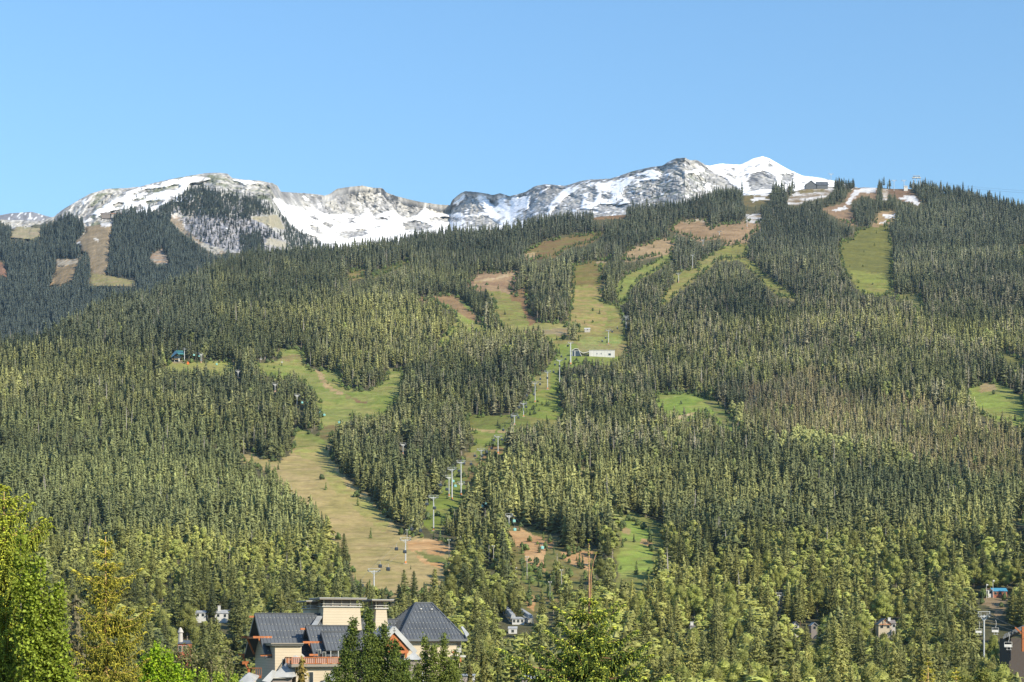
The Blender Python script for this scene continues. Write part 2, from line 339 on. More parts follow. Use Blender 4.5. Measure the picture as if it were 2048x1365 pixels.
def ground_d(x, y, ymin=None):
    """distance where the line of sight through photo pixel (x,y) meets the front hill"""
    z = front_z(np.full(drow.shape, float(x)), drow); yp = HY-(z-CZ)/drow*F
    k = np.where((yp <= y) & (drow > 300))[0]
    if len(k) == 0: return drow[np.argmin(yp)]
    k = k[0]
    if k == 0: return drow[0]
    t = (yp[k-1]-y)/max(yp[k-1]-yp[k], 1e-6); return drow[k-1]+t*(drow[k]-drow[k-1])
def hz(x, d): return float(front_z(np.array([float(x)]), np.array([float(d)]))[0])
def hz_xy(X, Y): return hz(CX+F*X/Y, Y)
# ---- mountain behind
SKY = [(-400,470),(-100,445),(0,440),(80,442),(108,434),(125,420),(150,405),(180,388),(215,378),(250,377),(280,374),(310,366),(345,358),(380,352),(410,347),(440,346),(455,348),(465,357),(490,360),(520,362),(545,367),(555,372),(562,384),(590,386),(620,388),(640,390),(650,392),(660,388),(675,378),(700,374),(725,372),(745,376),(765,377),(772,385),(790,392),(820,400),(850,406),(880,410),(900,411),(905,400),(920,388),(930,383),(955,385),(975,388),(985,391),(1000,387),(1020,393),(1050,385),(1070,373),(1090,369),(1130,372),(1145,368),(1160,363),(1180,360),(1220,358),(1240,352),(1265,343),(1300,335),(1325,332),(1335,325),(1350,318),(1370,316),(1380,321),(1395,321),(1410,330),(1420,332),(1440,328),(1480,330),(1490,326),(1505,318),(1525,313),(1540,318),(1560,330),(1580,341),(1605,352),(1640,356),(1680,365),(1720,377),(1800,400),(2048,450),(2400,520)]
sx = np.array([a for a, b in SKY], float); sy = np.array([b for a, b in SKY], float)
BASE = [(-400,780),(0,740),(219,655),(352,620),(437,580),(500,560),(650,545),(900,520),(1100,490),(1300,465),(1500,430),(1700,410),(2048,460),(2400,540)]
bx = np.array([a for a, b in BASE], float); by = np.array([b for a, b in BASE], float)
DB = [(-400,3500),(300,3700),(560,4100),(700,4700),(1000,4900),(1300,4700),(1500,4600),(2400,4600)]
DC = [(-400,4900),(100,4900),(300,5000),(540,5050),(600,5900),(700,6400),(900,6700),(1050,6300),(1200,5900),(1370,5500),(1450,6100),(1530,6300),(1700,6000),(2400,5500)]
mxs = np.arange(-260, 2320, 2.0)
yc = np.interp(mxs, sx, sy)-0.8*np.abs(fbm(mxs/9, mxs*0+3, 3))*2
yb = np.interp(mxs, bx, by); dbm = np.interp(mxs, [a for a, b in DB], [b for a, b in DB]); dcm = np.interp(mxs, [a for a, b in DC], [b for a, b in DC])
NT = 300
T = np.concatenate([np.linspace(0, 1, NT), 1+np.linspace(.02, 1, 16)])
def mtn(x, yb_, yc_, db_, dc_, t):
    tt = np.clip(t, 0, 1); y = yb_+(yc_-yb_)*tt
    bowl = np.clip((x-540)/80, 0, 1)*np.clip((1120-x)/120, 0, 1)
    s = tt+bowl*(0.30*np.sin(np.pi*np.clip(tt, 0, 1)))
    d = db_+(dc_-db_)*s+(t > 1)*(t-1)*1500
    z = CZ+(HY-y)/F*d
    z = np.where(t > 1, CZ+(HY-yc_)/F*dc_-(t-1)*700, z)
    return d, z
MX, MT = np.meshgrid(mxs, T)
MD, MZ = mtn(MX, yb[None], yc[None], dbm[None], dcm[None], MT)
MWX = (MX-CX)/F*MD
# rock relief: gullies that run down the fall line, ledges, rubble
env = np.clip(MT/.12, 0, 1)*np.clip((1.0-MT)/.06, 0, 1)
rockrelief = 34*ridged(MWX/260+2, MD/420+1, 5)+10*ridged(MWX/60, MD/90, 4)
MY0 = HY-(MZ-CZ)/MD*F
SNOWP = [
 [(185,427),(219,406),(253,383),(308,370),(342,361),(386,352),(420,357),(403,366),(376,368),(374,382),(352,397),(318,413),(294,432),(263,427),(239,417),(212,427),(195,434)],
 [(160,403),(191,388),(176,401),(168,410)], [(462,358),(502,361),(510,368),(499,369),(472,363)], [(165,444),(185,436),(178,452)],
 [(14,436),(24,426),(30,428),(20,438)],
 [(345,395),(385,391),(388,400),(378,412),(365,404),(350,404)],
 [(291,435),(316,431),(318,436),(296,438)],
 [(512,399),(522,402),(520,407),(513,404)],
 [(545,396),(560,398),(570,408),(600,416),(626,414),(640,424),(660,430),(690,427),(720,436),(728,424),(735,414),(742,428),(752,434),(760,427),(788,421),(800,432),(815,436),(832,432),(845,420),(850,414),(858,424),(880,428),(905,430),(920,424),(930,432),(960,426),(968,420),(958,404),(955,390),(972,392),(980,404),(988,416),(996,398),(1020,396),(1060,392),(1058,416),(1045,424),(1030,436),(1022,448),(1090,432),(1102,406),(1126,380),(1147,371),(1156,379),(1132,392),(1124,402),(1108,418),(1096,436),(1080,450),(1040,475),(900,500),(700,520),(655,500),(640,480),(620,470),(600,462),(585,450),(570,435),(558,420)],
 [(1190,368),(1242,364),(1298,339),(1325,346),(1317,359),(1283,363),(1249,374),(1246,384),(1244,393),(1262,406),(1240,410),(1186,408),(1197,385)],
 [(1165,400),(1195,408),(1180,420),(1160,418)],
 [(903,410),(918,396),(934,388),(928,400),(914,410)],
 [(1366,345),(1407,336),(1408,343),(1376,348)],
 [(1408,372),(1416,366),(1424,384),(1414,388)],
 [(1414,334),(1440,326),(1486,328),(1490,322),(1525,310),(1545,318),(1582,338),(1615,352),(1664,355),(1690,364),(1700,380),(1600,392),(1560,386),(1490,392),(1478,380),(1446,354),(1418,341)],
 [(640,490),(660,480),(672,500),(650,505)], [(596,455),(612,458),(620,470),(606,468)],
]
ROCKP = [
 [(270,384),(330,372),(350,369),(352,374),(300,384),(262,392)], [(262,400),(290,394),(292,398),(266,405)], [(300,380),(340,377),(348,372),(365,372),(360,378),(310,386)],
 [(290,404),(320,398),(336,400),(318,412),(300,414)], [(255,418),(285,410),(290,418),(262,424)], [(223,413),(240,404),(250,410),(240,417)],
 [(805,447),(832,440),(867,455),(840,462),(808,461)], [(928,436),(948,430),(972,431),(1002,450),(960,456),(930,451)], [(747,437),(780,437),(776,441),(750,441)], [(856,437),(892,433),(930,438),(920,444),(860,444)],
 [(612,448),(640,455),(650,470),(632,468)], [(668,466),(730,458),(735,470),(690,478)],
 [(1268,374),(1296,369),(1300,376),(1270,380)], [(1264,354),(1293,350),(1296,356),(1266,360)], [(1203,384),(1222,384),(1224,397),(1203,400)],
 [(1500,349),(1525,341),(1554,353),(1548,378),(1502,382),(1493,364)], [(1561,348),(1588,348),(1586,361),(1564,372)], [(1532,326),(1549,331),(1537,340)], [(1444,341),(1473,353),(1474,361),(1452,350)], [(1456,334),(1470,338),(1470,342),(1458,338)], [(1486,352),(1496,346),(1492,358)], [(1484,338),(1492,336),(1488,343)],
 [(1505,330),(1520,328),(1512,336)], [(618,428),(640,436),(636,442),(620,436)], [(648,442),(668,450),(660,456),(646,450)], [(700,440),(712,446),(704,450)],
]
FORP = [  # forest on the far ground
 [(-300,440),(0,440),(20,462),(58,484),(62,452),(140,440),(165,446),(168,466),(150,490),(162,512),(158,530),(116,532),(108,560),(90,590),(0,760),(-300,780)],
 [(160,474),(190,474),(190,508),(160,505)], [(150,540),(178,516),(181,560),(170,580),(212,590),(212,575),(218,520),(226,446),(250,428),(300,430),(340,440),(352,455),(376,475),(437,512),(500,540),(500,620),(300,700),(0,780),(60,640),(96,575),(150,566)],
]
FORP2 = [[(304,432),(352,399),(376,383),(403,379),(427,386),(472,393),(526,406),(560,433),(588,461),(649,494),(700,520),(600,560),(500,545),(574,497),(560,471),(533,452),(495,440),(410,436),(362,432)], [(480,475),(520,470),(530,520),(480,520)], [(369,452),(400,480),(406,492),(380,470)]]
CLRM = [([(171,454),(226,447),(219,471),(219,519),(212,546),(212,560),(273,562),(268,573),(212,574),(178,574),(182,540),(178,512),(164,502),(161,491),(147,486),(171,467)], (178,160,132), (164,146,116)),
 ([(182,545),(275,563),(268,574),(178,574)], (170,166,110), (176,160,120)),
 ([(111,519),(160,518),(152,539),(147,560),(118,572),(94,572),(109,553)], (186,160,124), (170,150,116)),
 ([(112,521),(158,519),(154,526),(116,536)], (224,214,196), (200,180,150)),
 ([(18,476),(31,454),(82,457),(82,471),(61,480)], (186,172,146), (170,166,130)),
 ([(-5,520),(10,530),(16,556),(-5,550)], (168,130,110), (150,120,100)),
 ([(200,447),(224,446),(222,453),(202,453)], (248,248,250), (248,248,250)), ([(150,487),(162,484),(162,490),(152,491)], (248,248,250), (248,248,250)), ([(188,477),(198,477),(196,483),(188,482)], (248,248,250), (230,220,200)),
 ([(335,433),(362,433),(369,457),(403,484),(451,505),(437,512),(376,474),(352,454)], (172,156,136), (176,166,150)),
 ([(405,486),(450,500),(430,510),(400,492)], (200,200,196), (190,186,176)),
 ([(294,515),(326,498),(338,530),(310,528)], (180,176,166), (190,160,130)),
 ([(340,430),(364,432),(362,440),(348,440)], (246,246,248), (200,180,160)),
 ([(535,475),(575,485),(572,497),(530,490)], (206,200,184), (200,196,180)),
 ([(500,435),(555,430),(572,460),(540,455)], (206,196,170), (190,186,160)),
]
CLIFF = [(362,434),(513,437),(560,471),(574,495),(502,508),(403,490),(369,457)]
MQ = MZ*1.35+MD*.06
relief = 70*ridged(MWX/150+MQ/700, MQ/520+1, 5, .62)+30*fbm(MWX/30, MQ/75, 5, 2.03, .65)+11*ridged(MWX/12, MQ/22, 3)
nsx = 3.0*fbm(MWX/40, MQ/40, 4)+4.5*fbm(MWX/13, MQ/16+9, 4); nsy = 2.6*fbm(MWX/40+40, MQ/30, 4)+3.4*fbm(MWX/13+20, MQ/16, 4)
def anyp(polys, x, y):
    r = np.zeros(x.shape, bool)
    for p in polys: r |= inpoly(x, y, p)
    return r
snow = anyp(SNOWP, MX+nsx, MY0+nsy) & ~anyp(ROCKP, MX+nsx*1.5, MY0+nsy*1.2)
frst = anyp(FORP, MX+nsx, MY0+nsy)
rocky = (MY0 < np.interp(MX, [0, 300, 560, 640, 2048], [455, 500, 510, 560, 600]))
spk = fbm(MWX/22+5, MQ/34, 4)+.35*(relief/60)
snow2 = snow & (fbm(MWX/30, MQ/50, 5)+.25*fbm(MWX/9, MQ/12, 3) < .27)
# thin snow left in the gullies of the bare rock
inrock = rocky & ~snow & ~frst & ~anyp(FORP2, MX, MY0)
gully = inrock & (spk < np.where((MX > 1000) & (MX < 1420), -.10, -.22)) & (MY0 < 450) & (MX > 540)
gully |= inrock & (spk < -.40) & (MX <= 540)
snowf = (snow2 | gully).astype(float)
def blur(a, n=1):
    for _ in range(n):
        a = (a+np.roll(a, 1, 0)+np.roll(a, -1, 0)+np.roll(a, 1, 1)+np.roll(a, -1, 1))/5
    return a
snb = blur(snow.astype(float), 3)
MD2 = MD+env*relief*(1-.72*snb)*np.clip((MX+300)/300, 0, 1)*np.where(frst, .5, 1)*(1-.8*blur(anyp([c[0] for c in CLRM[:8]], MX, MY0).astype(float), 3))
inm = MT <= 1
MZ2 = np.where(inm, CZ+(HY-MY0)/F*MD2, MZ)
MWX2 = (MX-CX)/F*MD2
m1 = np.clip(.5+1.3*fbm(MWX/45+MQ/200, MQ/90, 5), 0, 1)[..., None]; m2 = np.clip(.5+1.6*fbm(MWX/10+8, MQ/18, 5, 2.03, .6), 0, 1)[..., None]
rock = np.array([.29, .29, .30])*m1+np.array([.45, .445, .425])*(1-m1)
rock = rock*(0.5+.85*m2)
cap = np.clip(1-(MY0-yc[None])/(16+26*fbm(MWX/90, MD/200, 3)+1e-6), 0, 1)*(MX > 560)*(1-snb); cap = np.clip(cap*1.6, 0, 1)[..., None]
rock = rock*(1-.30*cap)
dark = np.clip((fbm(MWX/80+30, MQ/130, 4)-.05)*3, 0, 1)[..., None]
rock = rock*(1-.35*dark)
scr = np.clip((fbm(MWX/45+70, MQ/60+3, 4)-.12)*4, 0, 1)[..., None]; rock = rock*(1-scr)+np.array([.37, .36, .33])*scr*(.7+.5*m2)
# heather and scrub on the dome
veg = np.clip((fbm(MWX/50+11, MD/50, 4)+.05)*3, 0, 1)*((MX > 180) & (MX < 560) & (MY0 > 350) & ~snow)
veg = np.maximum(veg, np.clip((fbm(MWX/40+11, MD/40, 4)-.08)*3, 0, 1)*((MX > 1260) & (MX < 1420) & (MY0 > 340)))
rock = rock*(1-.75*veg[..., None])+np.array([.10, .12, .06])*.75*veg[..., None]
gnd = np.array([.10, .095, .07])*m1+np.array([.07, .075, .045])*(1-m1)
colM = np.where((rocky & ~frst)[..., None], rock, gnd)
cl = inpoly(MX+nsx, MY0+nsy, CLIFF)[..., None]
st = np.clip(.5+1.4*fbm(MX/3.2, MY0/22, 3), 0, 1)[..., None]
colM = np.where(cl, np.array([.27, .27, .29])*(.55+.7*st), colM)
colM, _ = paint(MX, MY0, MWX, MD, colM, CLRM, 2.0)
sf = np.clip(snowf*.5+blur(snowf, 1)*.5, 0, 1)[..., None]
dirt = np.clip((fbm(MWX/90+60, MD/40, 4)-.15)*2.0, 0, .45)[..., None]*((MX < 760) & (MX > 600) & (MY0 > 455))[..., None]
snc = np.array([.86, .87, .90])*(1-dirt)+np.array([.62, .58, .48])*dirt
colM = colM*(1-sf)+snc*sf
mountain = grid_mesh('mountain', np.stack([MWX2, MD2, MZ2], -1), colM, M_alp); tag(mountain, kind='structure')
# a farther range at the left edge
fx = np.arange(-300, 420, 3.0); ft = np.linspace(0, 1, 30)
FXX, FT = np.meshgrid(fx, ft)
fc = np.interp(fx, [-300, 0, 20, 45, 62, 75, 95, 110, 200, 420], [440, 431, 427, 425.5, 424, 427, 433, 436, 455, 480])
FD = 8200+FT*900+60*ridged(FXX/20, FT*4, 4)*(1-FT); FY = 520+(fc[None]-520)*FT
FXW = (FXX-CX)/F*FD; fr = np.array([.20, .20, .22])*(.7+.6*np.clip(.5+fbm(FXX/9, FY/9, 4), 0, 1)[..., None])
sn = ((fbm(FXX/7, FY/5, 4) > .22) & (FY < 445))[..., None]; fr = np.where(sn, np.array([.7, .72, .75]), fr)
o = grid_mesh('mountain_range', np.stack([FXW, FD, CZ+(HY-FY)/F*FD], -1), fr, M_alp); tag(o, kind='structure')
# the valley floor sheet reaching far out on every side
gx = np.linspace(-14000, 14000, 90); GX, GY = np.meshgrid(gx, gx+6000)
o = grid_mesh('ground', np.stack([GX, GY, np.full(GX.shape, -2.2)], -1), np.broadcast_to(np.array([.07, .085, .035]), GX.shape+(3,)).copy(), M_hill); tag(o, kind='structure')
# ---------------------------------------------------------------- tree kinds
def conifer_mesh(name, H, R, nwh, nb, seed, mats, bare=.08, droop=.5, lod=0, shape=.85, ragged=.25, trunk_r=None, open_=0.0):
    """separate meshes: crown (needle branches) and trunk"""
    r = random.Random(seed); cr = MB(); tr = MB()
    trr = trunk_r or H*.011
    lean = (r.uniform(-.01, .01)*H, r.uniform(-.01, .01)*H)
    tr.tube([(0, 0, -1.0), (lean[0]*.3, lean[1]*.3, H*.35), (lean[0], lean[1], H*.97)], [trr*1.25, trr*.8, trr*.12], n=5 if lod == 0 else 7)
    side = [1+r.uniform(-ragged, ragged) for _ in range(8)]; dz_skirt = H*(1-bare)/nwh
    for i in range(nwh):
        t = (i+r.uniform(-.3, .3))/(nwh-1); t = min(max(t, 0), 1)
        z = H*(bare+(1-bare)*t*.985); dzw = H*(1-bare)/nwh
        env = R*((1-t)**shape)*(.35+.65*min(1, t/.12+.35)) if bare > .15 else R*((1-t)**shape)
        env = max(env, R*.05)
        if r.random() < open_: continue
        z_ = z; a0 = r.random()*6.28; lx = lean[0]*z/H; ly = lean[1]*z/H
        for j in range(nb):
            a = a0+6.283*j/nb+r.uniform(-.35, .35)
            L = env*side[int(a/6.283*8) % 8]*r.uniform(.68, 1.15)
            if r.random() < .08: L *= .4
            dr = droop*(1-t*.8)*r.uniform(.7, 1.2)
            ca, sa = math.cos(a), math.sin(a); px, py = -sa, ca
            def pt(f, s, zz): return (lx+ca*L*f+px*s, ly+sa*L*f+py*s, z+zz)
            z = z_+r.uniform(-.55, .5)*dzw
            if lod == 0:
                wd = L*r.uniform(.28, .46)+.15; th = r.uniform(.10, .26)*L; tw = r.uniform(-.22, .22)*L
                cr.add([pt(0.02, 0, 0.06*L), pt(.62, wd, -dr*L*.50-th*.5+tw), pt(1.0, 0, -dr*L*.80), pt(.62, -wd, -dr*L*.50-th*.5-tw), pt(.55, 0, -dr*L*.30+.05*L)],
                       [(0, 4, 1), (1, 4, 2), (2, 4, 3), (3, 4, 0)])
                for q in range(2):
                    f = r.uniform(.35, .85); s_ = r.uniform(-.3, .3); hh = L*r.uniform(.16, .3); zz = -dr*L*f*.7
                    cr.add([pt(f-.16, s_*L-.12*L, zz), pt(f+.05, s_*L+.14*L, zz+.03*L), pt(f+.12, s_*L+.05*L, zz-hh), pt(f-.06, s_*L-.10*L, zz-hh*.8)], [(0, 1, 2, 3)])
            else:
                n = 6 if L > R*.35 else 4
                up = r.uniform(.05, .16)
                def ax(f): return -dr*L*f*(1.15-.45*f)+up*L*f*f*1.2
                for k in range(n):
                    f = .14+.84*k/(n-1); s = (.42*(1-.55*f))*L*r.uniform(.7, 1.2)
                    for sg in (-1, 1):
                        rz = ax(f)
                        cr.add([pt(f-.06, 0, rz+.02*L), pt(f+.10, sg*s*.5, rz-.02*L), pt(f+.05+.12*r.random(), sg*s, rz-.10*L*r.uniform(.6, 1.7)), pt(f-.10, sg*s*.55, rz-.16*L*r.uniform(.5, 1.4))], [(0, 1, 2, 3)])
                cr.add([pt(.82, .09*L, ax(.85)), pt(1.05, 0, ax(1)+.02*L), pt(.82, -.09*L, ax(.85)), pt(.8, 0, ax(.8)-.08*L)], [(0, 1, 2), (0, 2, 3), (0, 1, 3)])
    # overlapping ragged skirts of needles give the crown its body
    nt_ = nwh if lod == 0 else int(nwh*.8); ks = 8 if lod == 0 else 13
    for i in range(nt_):
        t = i/nt_; zt_ = H*(bare+(1-bare)*min(1, t+1.7/nt_)); zb_ = H*(bare+(1-bare)*t); env = max(R*((1-t)**shape), R*.06)
        if bare > .15: env *= .35+.65*min(1, t/.12+.35)
        if r.random() < open_: continue
        ps = r.random()*6.28; top = []; bot = []
        for j in range(ks):
            a = ps+6.283*j/ks; q = env*side[int(((a % 6.283)/6.283)*8) % 8]*r.uniform(.45, 1.0)*(.55 if lod else .62); lx = lean[0]*t; ly = lean[1]*t
            top.append((lx+math.cos(a)*env*.16, ly+math.sin(a)*env*.16, zt_)); bot.append((lx+math.cos(a)*q, ly+math.sin(a)*q, zb_-r.uniform(-.25, .6)*dz_skirt*1.0))
        cr.add(top+bot, [(j, (j+1) % ks, ks+(j+1) % ks, ks+j) for j in range(ks)])
    # small hanging sprays over the whole crown
    for i in range(70 if lod == 0 else 1500):
        t = 1-(1-r.random()**1.25)**1.0; t = min(t, .985); a = r.random()*6.283; env = max(R*((1-t)**shape), R*.07)*side[int(a/6.283*8) % 8]
        if bare > .15: env *= .35+.65*min(1, t/.12+.35)
        q = env*r.uniform(.45, 1.0); z = H*(bare+(1-bare)*t); s = (r.uniform(.7, 1.5) if lod == 0 else r.uniform(.3, .75))*(1-.45*t)
        ca, sa = math.cos(a), math.sin(a); x0, y0 = lean[0]*t+ca*q, lean[1]*t+sa*q; tx, ty = -sa*s*.5, ca*s*.5; dn = r.uniform(.15, .9)*s; jx, jy = r.gauss(0, .25)*s, r.gauss(0, .25)*s
        cr.add([(x0-tx, y0-ty, z), (x0+tx*.8+jx, y0+ty*.8+jy, z+.12*s), (x0+ca*s*.8+tx*.4+jx, y0+sa*s*.8+ty*.4+jy, z-dn), (x0+ca*s*.6-tx*.7, y0+sa*s*.6-ty*.7, z-dn*.8)], [(0, 1, 2, 3)])
    a = cr.mesh(name+'_crown'); b = tr.mesh(name+'_trunk')
    a.materials.append(mats[0]); b.materials.append(mats[1]); return a, b, cr, tr
def join_proto(name, cr, tr, mats):
    m = MB(); m.add(cr.v, cr.f, 0); m.add(tr.v, tr.f, 1)
    me = m.mesh(name); me.materials.append(mats[0]); me.materials.append(mats[1]); me.polygons.foreach_set('material_index', m.m); me.update(); return me
def broad_mesh(name, H, R, seed, mats, nleaf=3000, leaf=.45, bare=.14, tall=1.0, nl=11, seg=(9, 6)):
    """domed leafy crown: lobes with a rough body and small leaf sprays over them"""
    r = random.Random(seed); cr = MB(); tr = MB()
    tr.tube([(0, 0, -1), (.02*H, 0, H*.4), (0, .01*H, H*.8)], [H*.016, H*.011, H*.003], n=6)
    lobes = []
    for i in range(nl):
        t = (i+r.random())/nl; a = i*2.4+r.uniform(-.5, .5); z = H*(bare+.14+(.70-bare)*t)
        env = math.sin(math.pi*min(1, .30+.62*t))**.6
        q = R*env*r.uniform(.35, .6); c = Vector((q*math.cos(a), q*math.sin(a), z)); lobes.append((c, R*r.uniform(.36, .50)*(1.1-.35*t), tall*r.uniform(.95, 1.3)))
        tr.tube([(0, 0, z*.62), c*.6+Vector((0, 0, z*.34)), c], [H*.006, H*.004, H*.0015], n=4)
    lobes.append((Vector((0, 0, H*.84)), R*.40, 1.25)); lobes.append((Vector((0, 0, H*.55)), R*.55, 1.5))
    n1, n2 = seg
    for c, q, k in lobes:
        vs = [c+Vector((0, 0, -q*k*.85))]
        for i in range(1, n2):
            ph = math.pi*i/n2
            for j in range(n1):
                a = 6.283*j/n1+i*.35; w_ = q*.86*r.uniform(.72, 1.12); vs.append(c+Vector((math.sin(ph)*math.cos(a)*w_, math.sin(ph)*math.sin(a)*w_, -math.cos(ph)*w_*k)))
        vs.append(c+Vector((0, 0, q*k*.9))); L_ = len(vs)-1
        fs = [(0, 1+(j+1) % n1, 1+j) for j in range(n1)]+[(1+i*n1+j, 1+i*n1+(j+1) % n1, 1+(i+1)*n1+(j+1) % n1, 1+(i+1)*n1+j) for i in range(n2-2) for j in range(n1)]+[(L_, 1+(n2-2)*n1+j, 1+(n2-2)*n1+(j+1) % n1) for j in range(n1)]
        cr.add(vs, fs)
    for i in range(nleaf):
        c, q, k = r.choice(lobes)
        u = Vector((r.gauss(0, 1), r.gauss(0, 1), r.gauss(0, 1))).normalized(); p = c+Vector((u.x, u.y, u.z*k))*q*r.uniform(.74, 1.16)
        s = leaf*r.uniform(.5, 1.2); n = (u*.7+Vector((r.gauss(0, .5), r.gauss(0, .5), r.gauss(0, .5)+.25))).normalized(); t1 = n.orthogonal().normalized(); t1 = Matrix.Rotation(r.random()*6.28, 3, n)@t1; t2 = n.cross(t1)
        cr.add([p-t1*s*.5, p+t2*s*.36+n*s*.1, p+t1*s*.5, p-t2*s*.36+n*s*.1], [(0, 1, 2, 3)])
    a = cr.mesh(name+'_crown'); b = tr.mesh(name+'_trunk'); a.materials.append(mats[0]); b.materials.append(mats[1])
    return a, b, cr, tr
protos = bpy.data.collections.new('forest_tree_kinds')
M_snag = mat('dead_wood', (.34, .31, .27), .9)
kinds = []
specs = [(26, 5.2, 13, 7, dict(bare=.06, droop=.5, shape=.62)), (26, 4.2, 14, 6, dict(bare=.12, droop=.5, shape=.66)), (28, 4.0, 13, 5, dict(bare=.28, droop=.5, ragged=.4, open_=.08, shape=.55)), (28, 3.5, 12, 5, dict(bare=.38, droop=.6, ragged=.45, open_=.12, shape=.45)),
         (25, 5.8, 12, 7, dict(bare=.05, droop=.42, shape=.58)), (24, 3.2, 14, 6, dict(bare=.10, droop=.6, shape=.6)), (26, 4.6, 11, 6, dict(bare=.2, droop=.45, ragged=.4, shape=.45)), (14, 3.6, 9, 6, dict(bare=.02, droop=.4))]
for i, (H, R, nw, nb, kw) in enumerate(specs):
    _, _, cr, tr = conifer_mesh('k', H, R, nw, nb, 40+i, [M_inst, M_bark], **kw)
    kinds.append(join_proto('forest_conifer', cr, tr, [M_inst, M_bark]))
_, _, cr, tr = broad_mesh('k', 18, 4.4, 5, [M_inst, M_bark], nleaf=260, leaf=1.0, nl=7, seg=(7, 5)); kinds.append(join_proto('forest_broadleaf', cr, tr, [M_inst, M_bark]))   # 8
_, _, cr, tr = broad_mesh('k', 4.5, 3.0, 6, [M_inst, M_bark], nleaf=90, leaf=.8, bare=0, nl=4, seg=(7, 5)); kinds.append(join_proto('shrub', cr, tr, [M_inst, M_bark]))        # 9
_s = MB(); _s.tube([(0, 0, -1), (.1, 0, 12), (.3, .1, 22)], [.34, .26, .05], n=5)                                                                                      # 10: a bare snag
for k in range(9): a = k*2.4; _s.bar((.1, 0, 8+k*1.4), (.1+1.2*math.cos(a), 1.2*math.sin(a), 7.7+k*1.4), .12)
_m = _s.mesh('snag'); _m.materials.append(M_snag); kinds.append(_m)
for i, me in enumerate(kinds):
    o = bpy.data.objects.new('kind_%02d' % i, me); protos.objects.link(o)
# ---- where trees stand
vis_clear = [c[0] for c in CLR if c[0][0] not in ((1010, 1048), (1236, 1140))]
def in_clear(x, y):
    r = np.zeros(x.shape, bool)
    for p in vis_clear: r |= inpoly(x, y, p)
    for p in ISLANDS: r &= ~inpoly(x, y, p)
    return r
pts = []
def scatter(d0, d1, s, x0=-200, x1=2250):
    ys = np.arange(d0, d1, s); out = []
    for y in ys:
        n = int((x1-x0)/F*y/s); 
        if n < 1: continue
        X = (x0-CX)/F*y+(np.arange(n)+rng.uniform(0, 1, n))*s; out.append(np.stack([X, y+rng.uniform(0, s, n)], 1))
    return np.concatenate(out)
C = np.concatenate([scatter(420, 900, 12.0), scatter(900, 1150, 9.2), scatter(1150, 4050, 6.5)])
X = C[:, 0]; D = C[:, 1]; px = CX+F*X/D
Z = front_z(px, D); py = HY-(Z-CZ)/D*F
dr = Dof(np.interp(px, _rx, _ry))
ok = (D < dr+130)
N = len(X)
f1 = fbm(X/130, D/130, 4); f2 = fbm(X/38+50, D/38, 3); f3 = fbm(X/300+9, D/300, 3); u = rng.random(N); u2 = rng.random(N)
alt = np.clip((D-900)/2600, 0, 1)
h = 19.0+3.8*f1*2+rng.normal(0, 4.6, N)-2*alt
h = np.clip(h, 8, 34)
hpx = h/D*F
uc = rng.random(N)
clr = in_clear(px, py) | in_clear(px, py-.30*hpx) | (in_clear(px, py-.6*hpx) & (uc < np.where(py < 640, 1.0, .75))) | (in_clear(px, py-.85*hpx) & (uc < np.where(py < 640, .9, .3)))
crown_px_ = 2.4/D*F
STRICT = [c[0] for c in CLR if (max(p[1] for p in c[0]) > 1030 and min(p[1] for p in c[0]) > 1000) and len(c[0]) > 3 and c[0][0] not in ((1010, 1048), (1236, 1140), (1050, 1140))]
for sp_ in STRICT:
    for f_ in (.2, .45, .7, .95): clr |= inpoly(px, py-f_*hpx, sp_) | inpoly(px-crown_px_, py-f_*hpx, sp_) | inpoly(px+crown_px_, py-f_*hpx, sp_)
    clr |= inpoly(px-14, py-6, sp_) | inpoly(px-26, py+6, sp_)
crown_px = 2.2/D*F
clr |= in_clear(px-crown_px, py-.12*hpx) | in_clear(px+crown_px, py-.12*hpx) | ((in_clear(px-crown_px*.7, py-.4*hpx) | in_clear(px+crown_px*.7, py-.4*hpx)) & (uc < .7))
ok &= ~clr
# hotel and village lots kept free
ok &= ~((D < 520) & (px > 430) & (px < 1010))
BROWN = [(1480,800),(1560,770),(1640,755),(1700,790),(1850,820),(2060,880),(2060,1000),(1900,975),(1760,930),(1640,900),(1560,905),(1490,860)]
brown = inpoly(px+20*f2, py+16*f1, BROWN)
YOUNG = [(0,850),(180,830),(420,860),(560,980),(640,1080),(690,1200),(500,1230),(0,1200)]
young = inpoly(px+30*f2, py+20*f1, YOUNG)
LB = [(1535,880),(1600,850),(1700,880),(1700,905),(1600,905)]
leafy = inpoly(px+10*f2, py-20+6*f1, LB) | inpoly(px, py-10, [(1440,815),(1490,820),(1480,862),(1440,850)])
h = np.where(D < 900, h*1.18, h)
h = np.where(brown, rng.uniform(11, 17, N), h); h = np.where(young & (u < .8), h*.82, h)
old = (py < 930) & (f1+.15*rng.normal(0, 1, N) > -.1)
kind = np.where(old, rng.choice([1, 2, 3, 3, 2, 6, 5], N), rng.choice([0, 0, 1, 4, 6, 2, 7], N))
kind = np.where(D > 2700, rng.choice([1, 2, 3, 5, 5, 6], N), kind)
kind = np.where(D < 1000, rng.choice([0, 4, 4, 0, 6, 7], N), kind)
kind = np.where(brown, rng.choice([5, 7, 5], N), kind)
blf = leafy | ((D < 1180) & (f2 > -.14) & (u < .74)) | ((D < 2300) & (u < .012)) | ((f2 > .24) & (D < 2200) & (u < .3))
kind = np.where(blf, 8, kind)
snag = (u2 < .022) & (D > 1000); kind = np.where(snag, 10, kind)
h = np.where(blf, np.clip(h*.78, 9, 21), h)
